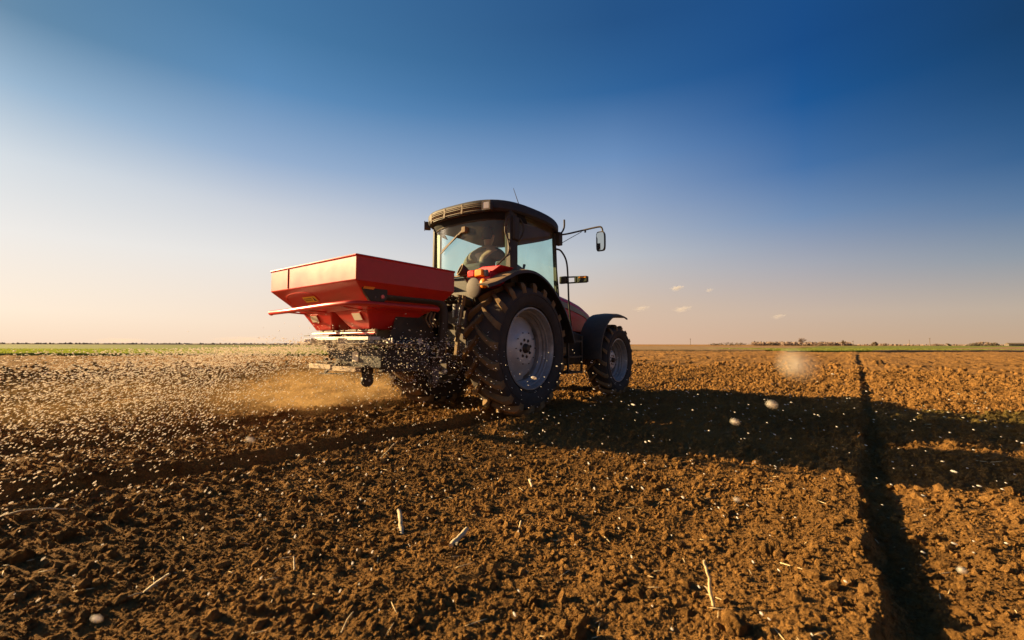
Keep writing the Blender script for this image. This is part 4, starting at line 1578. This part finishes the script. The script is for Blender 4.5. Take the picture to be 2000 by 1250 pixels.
# side light board on the right
LB = empty('light_board', SP)
b = S()
b.prism([(-2.385, 1.425), (-2.09, 1.425), (-2.06, 1.40), (-2.06, 1.30), (-2.10, 1.262), (-2.25, 1.262)], 'y', -.775, -.735)
b.build('board', M['black'], LB, bevel=.008)
S().prism([(-2.32, 1.405), (-2.20, 1.405), (-2.225, 1.372), (-2.335, 1.372)], 'y', -.782, -.776).build('orange_reflector', M['lens_orange'], LB)
S().tube([(-2.12, -.782, 1.315), (-2.12, -.774, 1.315)], .020, 12).build('red_lens', M['lens_red'], LB)
b = S()
for x, z in ((-2.36, 1.40), (-2.12, 1.40), (-2.20, 1.305)):
    b.tube([(x, -.781, z), (x, -.774, z)], .010, 8)
b.build('screw', M['plate'], LB)

# big black bent tube along the side
b = S()
b.tube(smooth_pts([(-2.07, -.70, 1.335), (-1.7, -.70, 1.335), (-1.40, -.70, 1.335), (-1.30, -.70, 1.31), (-1.26, -.70, 1.24), (-1.25, -.70, 1.1), (-1.25, -.68, .9), (-1.25, -.64, .72)]), .048, 16)
b.build('frame_tube', M['black'], SP, 60)
b = S()
b.bar((-1.22, -.62, 1.38), (-1.22, .62, 1.38), .08, .10)
b.bar((-1.22, -.42, .55), (-1.22, -.42, 1.40), .08, .06)
b.bar((-1.22, .42, .55), (-1.22, .42, 1.40), .08, .06)
b.bar((-1.20, -.64, .70), (-1.20, .64, .70), .10, .10)
b.bar((-1.20, 0, .70), (-1.20, 0, 1.40), .08, .06)
b.bar((-1.20, -.60, .60), (-2.0, -.60, .62), .06, .06)
b.bar((-1.20, .60, .60), (-2.0, .60, .62), .06, .06)
b.build('mounting_frame', M['iron'], SP, bevel=.008)
# side plates
for sg in (-1, 1):
    S().prism([(-1.78, 1.215), (-1.55, 1.215), (-1.30, 1.03), (-1.27, .98), (-1.28, .86), (-1.40, .74), (-1.50, .70), (-1.86, .70), (-1.90, .92), (-1.84, 1.03)], 'y', sg * .56, sg * .575).build('side_plate', M['black'], SP, bevel=.003)
    S().tube([(-1.46, sg * .577, .905), (-1.46, sg * .585, .905)], .022, 12).build('pivot_bolt', M['dusty'], SP)
b = S()
b.box((-1.30, -.5, .88), (-1.78, .5, 1.15))
b.build('gearbox_cover', M['iron'], SP, bevel=.02)
# agitator springs near the tube's end
for k in range(3):
    S().tube(smooth_pts([(-1.48 + .05 * k, -.70, 1.205), (-1.50 + .05 * k, -.69, 1.13), (-1.44 + .045 * k, -.69, 1.05)]), .009, 6).build('tension_spring', M['dusty'], SP)

# metering rods
b = S()
b.tube([(-2.10, .50, .978), (-2.10, -.30, .978), (-2.08, -.62, .978)], .010, 8)
b.bar((-2.09, .40, .975), (-2.09, -.62, .970), .02, .014)
b.build('shutter_bar', M['red_hopper'], SP)
b = S()
b.tube([(-2.06, .42, 1.002), (-2.06, -.58, 1.002)], .009, 8)
b.tube([(-1.98, .30, 1.0), (-1.98, .12, 1.0)], .022, 10)
b.tube([(-2.05, -.14, 1.0), (-2.05, -.32, 1.0)], .020, 10)
b.bar((-2.13, .52, .96), (-2.13, .63, .957), .012, .008)
b.build('shutter_rod', M['iron'], SP)
for y in (.35, .14, -.06, -.28, -.46, -.60):
    S().tube([(-2.06, y, .965), (-2.06, y, 1.018)], [.012, .016], 8).build('rod_eye', M['dusty'], SP)

# discs with vanes
for sg in (-1, 1):
    DC = empty('spinning_disc', SP)
    c = Vector((-1.86, sg * .42, .865))
    b = S()
    rings = []
    for r_, z in ((.03, .012), (.12, .006), (.30, .0), (.36, .012), (.365, .008), (.30, -.006), (.03, .0)):
        rings.append([(c.x + r_ * math.cos(2 * math.pi * k / 40), c.y + r_ * math.sin(2 * math.pi * k / 40), c.z + z) for k in range(40)])
    b.loft(rings, capa=False, capb=False).build('disc_plate', M['stain'], DC, 40)
    for k in range(4):
        a = math.pi / 2 * k + .4 * sg
        d = Vector((math.cos(a), math.sin(a), 0))
        S().bar(c + d * .08 + Vector((0, 0, .03)), c + d * .43 + Vector((0, 0, .035)), .012, .052).build('vane', M['stain'], DC, bevel=.003)
    S().tube([tuple(c + Vector((0, 0, -.10))), tuple(c + Vector((0, 0, .05)))], .035, 12).build('disc_hub', M['iron'], DC)
S().box((-2.19, -.66, .905), (-2.05, .30, .94)).build('deflector_strip', M['stain'], SP, bevel=.004)
# drive box below the discs
b = S()
b.prism([(.34, .82), (.36, .78), (.08, .66), (-.02, .625), (-.64, .625), (-.64, .82)], 'x', -2.02, -1.40)
b.build('drive_housing', M['black'], SP, bevel=.012)
S().box((-2.028, -.262, .685), (-2.021, -.155, .785)).build('rear_reflector', M['reflector'], SP, bevel=.01)
# lighting beam low at the back
b = S()
b.box((-2.12, -.35, .585), (-2.02, .14, .635))
b.build('light_beam', M['wood'], SP, bevel=.006)
b = S()
b.box((-2.13, .08, .598), (-2.03, .52, .650))
b.build('light_beam', M['wood'], SP, bevel=.006)
b = S()
b.bar((-2.10, .22, .57), (-2.10, -.05, .69), .03, .025)
b.bar((-2.12, .30, .552), (-2.10, -.12, .560), .014, .012)
b.bar((-2.06, .48, .67), (-2.06, -.02, .69), .014, .014)
b.bar((-2.06, .34, .70), (-2.0, .10, .62), .012, .014)
b.tube([(-2.06, .27, .69), (-2.06, .27, .72)], .014, 6)
b.tube([(-2.06, .18, .69), (-2.06, .18, .72)], .014, 6)
b.build('beam_bracket', M['iron'], SP)
# parking castors
def castor(x, y, z, m):
    Cc = empty('castor', SP, Vector((x, y, z)) - Vector(SB))
    MB().lathe_y([(.012, -.022), (.055, -.022), (.066, -.014), (.068, 0), (.066, .014), (.055, .022), (.012, .022)], n=24).build('castor_wheel', M['rimdark'], Cc)
    b = MB()
    for sg in (-1, 1):
        b.prism([(-.030, -.01), (.030, -.01), (.055, .145), (-.055, .145)], 'y', sg * .028, sg * .034)
    b.box((-.06, -.036, .140), (.06, .036, .155))
    b.tube([(0, 0, .15), (0, 0, .22)], .018, 8)
    b.build('castor_fork', m, Cc)
    MB().tube([(0, -.04, 0), (0, .04, 0)], .012, 8).build('axle_bolt', M['steel'], Cc)
castor(-1.30, -.60, .455, M['plate'])
castor(-1.30, .60, .455, M['plate'])
castor(-2.0, -.385, .50, M['iron'])
S().bar((-1.30, -.60, .67), (-1.30, -.60, .60), .05, .05).build('castor_post', M['iron'], SP)

# ------------------------------------------------------------------ driver
DB = (.28, 0, 1.72)
DR = empty('person', None, loc2w(*DB), YAW)
tag(DR, 'driver in a dark grey jacket sitting in the cab with elbow out, seen from behind', 'person')


def skin_body(name, verts, edges, radii, m, parent, sub=2, root=0):
    me_ = bpy.data.meshes.new(name)
    me_.from_pydata(verts, edges, [])
    o = bpy.data.objects.new(name, me_)
    COL.objects.link(o)
    o.parent = parent
    me_.materials.append(m)
    sk = o.modifiers.new('skin', 'SKIN')
    sk.use_smooth_shade = True
    for i, r_ in enumerate(radii):
        me_.skin_vertices[0].data[i].radius = r_ if isinstance(r_, tuple) else (r_, r_)
    me_.skin_vertices[0].data[root].use_root = True
    ss = o.modifiers.new('subsurf', 'SUBSURF')
    ss.levels = ss.render_levels = sub
    return o


# person frame: origin at the seat, x forward, y left
V = [(0, 0, .06), (-.02, 0, .22), (-.01, 0, .40), (.0, 0, .52), (.02, 0, .60), (.04, 0, .66), (.05, 0, .74), (.05, 0, .82),
     (.0, .19, .50), (.02, .44, .36), (.26, .36, .24), (.46, .20, .30),
     (.0, -.19, .50), (.12, -.30, .28), (.36, -.22, .24), (.46, -.18, .28),
     (.04, .10, .02), (.44, .16, .04), (.50, .17, -.36), (.60, .17, -.44),
     (.04, -.10, .02), (.44, -.16, .04), (.50, -.17, -.36), (.60, -.17, -.44)]
E_ = [(0, 1), (1, 2), (2, 3), (3, 4), (4, 5), (5, 6), (6, 7), (3, 8), (8, 9), (9, 10), (10, 11), (3, 12), (12, 13), (13, 14), (14, 15),
      (0, 16), (16, 17), (17, 18), (18, 19), (0, 20), (20, 21), (21, 22), (22, 23)]
Rr = [(.13, .15), (.12, .14), (.12, .16), (.10, .14),   .055, .065, .095, .07, .085, .070, .050, .030, .085, .062, .040, .028,
      .095, .070, .050, .035, .095, .070, .050, .035]
skin_body('body', V, E_, Rr, M['skin'], DR)
ids = [0, 1, 2, 3, 8, 9, 10, 12, 13, 14]
mp_ = {a: i for i, a in enumerate(ids)}
JV = [V[i] for i in ids]
JR = [tuple(q * 1.14 + .008 for q in (Rr[i] if isinstance(Rr[i], tuple) else (Rr[i], Rr[i]))) for i in ids]
JE = [(mp_[a], mp_[b]) for a, b in E_ if a in mp_ and b in mp_]
skin_body('jacket', JV, JE, JR, M['jacket'], DR)
ids = [0, 16, 17, 18, 20, 21, 22]
mp_ = {a: i for i, a in enumerate(ids)}
skin_body('trousers', [V[i] for i in ids], [(mp_[a], mp_[b]) for a, b in E_ if a in mp_ and b in mp_],
          [tuple(q * 1.1 + .006 for q in (Rr[i] if isinstance(Rr[i], tuple) else (Rr[i], Rr[i]))) for i in ids], M['trouser'], DR)
for sg in (-1, 1):          # hands closed on the wheel, five fingers each
    w0 = Vector((.46, .20 if sg > 0 else -.18, .30 if sg > 0 else .28))
    hv, he, hr = [tuple(w0), tuple(w0 + Vector((.05, 0, .0))), tuple(w0 + Vector((.09, 0, .005)))], [(0, 1), (1, 2)], [.026, (.022, .034), (.016, .036)]
    for k, ln in enumerate((.030, .036, .038, .033)):
        y = (k - 1.5) * .019
        b0 = w0 + Vector((.10, y, .006))
        i0 = len(hv)
        hv += [tuple(b0), tuple(b0 + Vector((ln, 0, .0))), tuple(b0 + Vector((ln * 1.2, 0, -.025))), tuple(b0 + Vector((ln * .5, 0, -.040)))]
        he += [(2, i0), (i0, i0 + 1), (i0 + 1, i0 + 2), (i0 + 2, i0 + 3)]
        hr += [.009, .0085, .008, .007]
    i0 = len(hv)
    hv += [tuple(w0 + Vector((.05, -sg * .035, -.01))), tuple(w0 + Vector((.09, -sg * .040, -.03)))]
    he += [(1, i0), (i0, i0 + 1)]
    hr += [.011, .009]
    skin_body('hand', hv, he, hr, M['skin'], DR, 1)
b = MB()
rings = []
for z, r_, dx_ in ((.70, .082, .02), (.75, .098, .025), (.80, .103, .03), (.85, .092, .035), (.885, .060, .04), (.90, .01, .045)):
    rings.append([(dx_ + r_ * 1.12 * math.cos(2 * math.pi * k / 24) - (.012 if math.cos(2 * math.pi * k / 24) < 0 else .03), r_ * .88 * math.sin(2 * math.pi * k / 24), z) for k in range(24)])
b.loft(rings).build('hair', M['hair'], DR, 60)
for sg in (-1, 1):
    MB().lathe_y([(0, -.008), (.018, -.010), (.026, 0), (.018, .010), (0, .008)], (.045, sg * .092, .745), 14).build('ear', M['skin'], DR)
MB().add([(.125, -.014, .73), (.125, .014, .73), (.155, 0, .735), (.128, 0, .775)], [(0, 1, 2), (0, 2, 3), (1, 3, 2), (0, 3, 1)]).build('nose', M['skin'], DR)
for sg in (-1, 1):
    MB().lathe_y([(0, -.011), (.008, -.008), (.011, 0), (.008, .008), (0, .011)], (.128, sg * .034, .765), 12).build('eye', M['black'], DR)
MB().box((.132, -.024, .697), (.140, .024, .703)).build('mouth', M['lens_red'], DR)

# ------------------------------------------------------------------ fertilizer granules in the air
def granules():
    n = 26000
    c = np.array([[-1.86, -.42, .89], [-1.86, .42, .89]])
    w = rng.integers(0, 2, n)
    q = rng.random(n)
    # mostly to the rear left, less straight back and to the right
    az = np.where(q < .50, R(100) + R(65) * rng.random(n), np.where(q < .95, R(140) + R(70) * rng.random(n), R(205) + R(95) * rng.random(n)))
    sp_ = rng.uniform(4, 17, n)
    vz = rng.normal(-.75, .75, n)
    T = rng.random(n) ** 1.1 * .50
    dist = sp_ * T * (1 - .28 * T)
    x = c[w, 0] + np.cos(az) * (.35 + dist)
    y = c[w, 1] + np.sin(az) * (.35 + dist)
    z = c[w, 2] + vz * T - 4.9 * T * T
    z = np.where((z > .84 - .012 * dist) & (rng.random(n) < .985), -1, z)
    d = np.stack([np.cos(az) * sp_ * (1 - .5 * T), np.sin(az) * sp_ * (1 - .5 * T), vz - 9.8 * T], -1)
    # loose cloud hugging the machine where they rebound
    k = 3000
    x2 = -1.9 + rng.normal(0, .33, k); y2 = rng.normal(-.1, .45, k); z2 = .86 + rng.normal(0, .035, k)
    k3 = 2600
    x3 = -1.75 + rng.normal(0, .45, k3); y3 = rng.normal(-.30, .50, k3); z3 = .70 + rng.normal(0, .17, k3)
    # those that fly past to the rear, towards and beside the viewer
    k4 = 1100
    x4 = -2.6 - rng.random(k4) * 3.2; y4 = -4.6 + rng.random(k4) ** .75 * 7.5; z4 = rng.random(k4) ** 1.5 * .62
    d4 = np.stack([-8 + rng.normal(0, 1.5, k4), y4 * 2.2, -3 + rng.normal(0, .8, k4)], -1)
    k5 = 300
    x4 = np.concatenate([x4, -2.5 + rng.random(k5) * 5.5]); y4 = np.concatenate([y4, -1.3 - rng.random(k5) * 4.2]); z4 = np.concatenate([z4, rng.random(k5) ** 1.5 * .5])
    d4 = np.concatenate([d4, np.stack([-1 + rng.normal(0, 1.5, k5), np.full(k5, -8.), -2.5 + rng.normal(0, .6, k5)], -1)])
    k4 += k5
    x = np.concatenate([x, x2, x3, x4]); y = np.concatenate([y, y2, y3, y4]); z = np.concatenate([z, z2, z3, z4])
    d = np.concatenate([d, rng.normal(size=(k + k3, 3)) * np.array([4, 4, 1.2]), d4])
    A_, L_ = np.array(AX), np.array(LX)
    P = np.array(ORG)[None] + x[:, None] * A_ + y[:, None] * L_ + z[:, None] * np.array([0, 0, 1.])
    Dw = d[:, :1] * A_ + d[:, 1:2] * L_ + d[:, 2:] * np.array([0, 0, 1.])
    r = np.linalg.norm(P - np.array([0, 0, CAM_H]), axis=1)
    az_c = np.arctan2(P[:, 0], P[:, 1])
    keep = (P[:, 2] > .02) & (r > 1.15) & (np.abs(az_c) < R(52)) & (r < 14)
    P, Dw, r = P[keep], Dw[keep], r[keep]
    base = .0019 + .0017 * rng.random(len(P)) ** 2
    base = base * np.clip(.7 + r * .13, .85, 1.8)
    Dw /= np.linalg.norm(Dw, axis=1)[:, None]
    up_ = np.tile([0, 0, 1.], (len(P), 1))
    s_ = np.cross(Dw, up_); s_ /= np.linalg.norm(s_, axis=1)[:, None] + 1e-9
    u_ = np.cross(s_, Dw)
    Rm = np.stack([Dw, s_, u_], -1)
    scl = np.stack([base * (1.7 + 1.4 * rng.random(len(P))), base, base * .9], -1)
    app = scl[:, 0] / r
    order = np.argsort(-app)
    bigs = order[:300]
    rest = order[300:]
    tag(link('fertilizer_granules', scatter_mesh('fertilizer_granules', IV1, IF1, P[rest], scl[rest], Rm[rest], M['granule'], .1, True)), kind='stuff')
    gm = npmesh('fertilizer_granule', IV2, IF2, M['granule'])
    for i in bigs:
        o = bpy.data.objects.new('fertilizer_granule', gm)
        COL.objects.link(o)
        o.matrix_world = Matrix.Translation(P[i]) @ Matrix(Rm[i].tolist()).to_4x4() @ Matrix.Diagonal((*scl[i], 1))
        tag(o, 'white fertilizer granule flying through the air close to the viewer', 'granule', 'nearest fertilizer granules in flight')
    print('granules', len(P))
    # the few very near ones on the right
    for (u, v, dd_, s, lab) in ((1508, 789, .62, .0052, 'larger white granule in the air over the tractor shadow, right one of two'),
                                (1436, 823, .75, .0050, 'smaller white granule in the air over the tractor shadow, left one of two'),
                                (489, 860, .8, .0048, 'pale blurred granule over the dark rut left of the middle'),
                                (1880, 1112, .7, .0050, 'white granule over the sunlit soil at the lower right'),
                                (1440, 975, .9, .0045, 'white granule over the sunlit soil right of the middle foreground'),
                                (190, 1210, .7, .0052, 'white granule in the air at the lower left corner'),
                                (1560, 713, .15, .0036, 'largest pale soft granule closest to the lens, left of the furrow top'),
                                (1043, 738, 1.6, .0085, 'golden white granule in front of the rear wheel rim')):
        Pq = R(3.06)
        dr = Vector(((u - 1000) / 880, math.cos(Pq) + math.sin(Pq) * ((v - 625) / 880), math.sin(Pq) - math.cos(Pq) * ((v - 625) / 880)))
        dd_ *= .5 if dd_ < 1 else 1
        s *= .46 if dd_ < 1 else .8
        p = Vector((0, 0, CAM_H)) + dr * dd_
        o = link('fertilizer_granule', gm, None, p, (0, .3, .2), (s * 1.6, s, s * .8))
        tag(o, lab, 'granule')


granules()

# ------------------------------------------------------------------ stubble pieces
def stick(name, u0, v0, z0, u1, v1, z1, r0, r1, label, mt=None, kink=.15, node=True, seed=0):
    """piece of straw from one spot to another; z above the soil there."""
    rr = random.Random(seed)
    a = world_at(u0, v0); b_ = world_at(u1, v1)
    a.z = float(ground_z(a.x, a.y)[0]) + z0
    b_.z = float(ground_z(b_.x, b_.y)[0]) + z1
    # keep the seen place right for the raised ends
    def fix(p, u, v):
        q = world_at(u, v, p.z)
        return q
    a = fix(a, u0, v0); b_ = fix(b_, u1, v1)
    root = empty(name, None, a)
    tag(root, label, 'stalk')
    d = b_ - a
    L = d.length
    pts, rad = [], []
    n = 9
    for k in range(n):
        t = k / (n - 1)
        p = d * t + Vector((rr.uniform(-1, 1), rr.uniform(-1, 1), rr.uniform(-.5, 1))) * L * .02 + Vector((0, 0, kink * L * math.sin(t * math.pi) * .3))
        if k == 0: p = Vector((0, 0, 0))
        pts.append(p)
        q = r0 + (r1 - r0) * t
        if node and k in (2, 6): q *= 1.22
        rad.append(q)
    MB().tube(pts, rad, 9).build('stem', mt or M['straw'], root, 60)
    if node:
        lf = []
        s_ = Vector((rr.uniform(-1, 1), rr.uniform(-1, 1), .2)).normalized()
        for k in range(5):
            t = k / 4
            p = pts[2] + s_ * L * .28 * t + Vector((0, 0, -L * .10 * t * t))
            w = r0 * 1.4 * (1 - t * .85)
            lf.append([p + Vector((-s_.y, s_.x, 0)) * w, p - Vector((-s_.y, s_.x, 0)) * w, p - Vector((-s_.y, s_.x, 0)) * w + Vector((0, 0, .0008)), p + Vector((-s_.y, s_.x, 0)) * w + Vector((0, 0, .0008))])
        MB().loft(lf).build('husk', mt or M['straw'], root, 60)
    return root


PALE = mat('bleached_stalk', (.56, .44, .27), .75, dust=.3, dustcol=(.3, .17, .06), scale=40, var=.4, bump=.25, bscale=150)
STR = 'straw_stalk'
stick('corn_stub', 786, 1046, -.01, 780, 996, .07, .0105, .0095, 'pale bleached upright corn stub in the middle foreground', PALE, 0, seed=1)
stick('corn_stub', 882, 1066, .006, 913, 1034, .03, .0110, .0105, 'short pale corn stub lying aslant right of the upright stub', PALE, 0, seed=2)
stick(STR, 1396, 1192, -.01, 1376, 1094, .155, .0055, .0040, 'tall bent yellow stalk standing at the lower right foreground', None, .5, seed=3)
stick(STR, 282, 1160, .005, 332, 1122, .055, .0055, .0040, 'forked pale stalk lying in the lower left foreground', None, .1, seed=4)
stick(STR, 282, 1160, .005, 215, 1186, .01, .0030, .0015, 'thin frayed straw joined to the forked stalk, lower left', None, .3, False, seed=5)
stick(STR, -20, 1018, .02, 132, 998, .02, .0042, .0030, 'long yellow straw crossing the left edge of the picture', None, .3, seed=6)
stick(STR, 744, 896, .02, 778, 862, .10, .0042, .0025, 'thin leaning straw beside the rut behind the tractor', None, .1, seed=7)
stick(STR, 668, 1236, .01, 692, 1196, .05, .0025, .0015, 'thin curved straw at the bottom edge left of the middle', None, .5, False, seed=8)
stick(STR, 576, 1114, .0, 575, 1088, .03, .0036, .0030, 'tiny upright pale stub left of the crumbly clod', PALE, 0, False, seed=9)
stick('corn_stub', 1014, 1036, .0, 1018, 1018, .025, .0048, .0042, 'small orange brown stub right of the lying corn stub', None, 0, False, seed=10)
stick('corn_stub', 1040, 951, .0, 1034, 936, .03, .0075, .0065, 'small pale stub beside a knobbly clod above the middle', PALE, 0, False, seed=11)
stick(STR, 1525, 1098, .01, 1545, 1104, .01, .0026, .0020, 'short straw lying in sunlit soil below the rounded clod', None, 0, False, seed=12)

n = 420
D = 1.4 * np.exp(rng.random(n) * math.log(12))
A = R(-48) + rng.random(n) * R(96)
X = np.sin(A) * D; Y = np.cos(A) * D
Z = ground_z(X, Y) + .006
ln = (.015 + .035 * rng.random(n)) * (1 + D * .06)
rt_ = rand_rots(n)
rt_[:, 2, 0] *= .25
scl = np.stack([ln, .0012 + .0003 * D, .0012 + .0003 * D], -1)
tag(link('straw_debris', scatter_mesh('straw_debris', IV1, IF1, np.stack([X, Y, Z], -1), scl, rt_, M['straw'], .1, True)), kind='stuff')

# ------------------------------------------------------------------ dust raised by the wheels
def dust(name, p, size, dens, label, rz=0.0):
    m = bpy.data.materials.new('drifting_dust')
    m.use_nodes = True
    n, l = m.node_tree.nodes, m.node_tree.links
    n.remove(n['Principled BSDF'])
    pv = n.new('ShaderNodeVolumePrincipled')
    pv.inputs['Color'].default_value = (.97, .60, .25, 1)
    pv.inputs['Anisotropy'].default_value = .35
    t = n.new('ShaderNodeTexCoord')
    nz = n.new('ShaderNodeTexNoise'); nz.inputs['Scale'].default_value = 3.4; nz.inputs['Detail'].default_value = 6; nz.inputs['Distortion'].default_value = .8
    l.new(t.outputs['Object'], nz.inputs['Vector'])
    ln_ = n.new('ShaderNodeVectorMath'); ln_.operation = 'LENGTH'
    l.new(t.outputs['Object'], ln_.inputs[0])
    f = n.new('ShaderNodeMapRange'); f.inputs[1].default_value = .98; f.inputs[2].default_value = .15; f.interpolation_type = 'SMOOTHSTEP'
    l.new(ln_.outputs['Value'], f.inputs[0])
    g = n.new('ShaderNodeMapRange'); g.inputs[1].default_value = .40; g.inputs[2].default_value = .68
    l.new(nz.outputs[0], g.inputs[0])
    mu = n.new('ShaderNodeMath'); mu.operation = 'MULTIPLY'
    l.new(f.outputs[0], mu.inputs[0]); l.new(g.outputs[0], mu.inputs[1])
    m3 = n.new('ShaderNodeMath'); m3.operation = 'MULTIPLY'; m3.inputs[1].default_value = dens
    l.new(mu.outputs[0], m3.inputs[0])
    l.new(m3.outputs[0], pv.inputs['Density'])
    l.new(pv.outputs[0], n['Material Output'].inputs['Volume'])
    o = link(name, npmesh(name, IV2, IF2, m), None, p, (0, 0, rz), size)
    tag(o, kind='stuff')


p = loc2w(-1.3, 1.6, .18); dust('dust_cloud', p, (1.8, 1.15, .52), 1.0, '', YAW)
p = loc2w(-3.4, 2.8, .20); dust('dust_cloud', p, (2.6, 1.6, .38), .13, '', YAW)

dust('distant_dust', Vector((-118, 200, 2.6)), (19, 6, 1.9), .045, '')
dust('distant_dust', Vector((-182, 210, 2.2)), (15, 5, 1.6), .035, '')
SC.cycles.volume_step_rate = 2.0
SC.cycles.volume_max_steps = 128
SC.cycles.max_bounces = 8
SC.cycles.transparent_max_bounces = 16
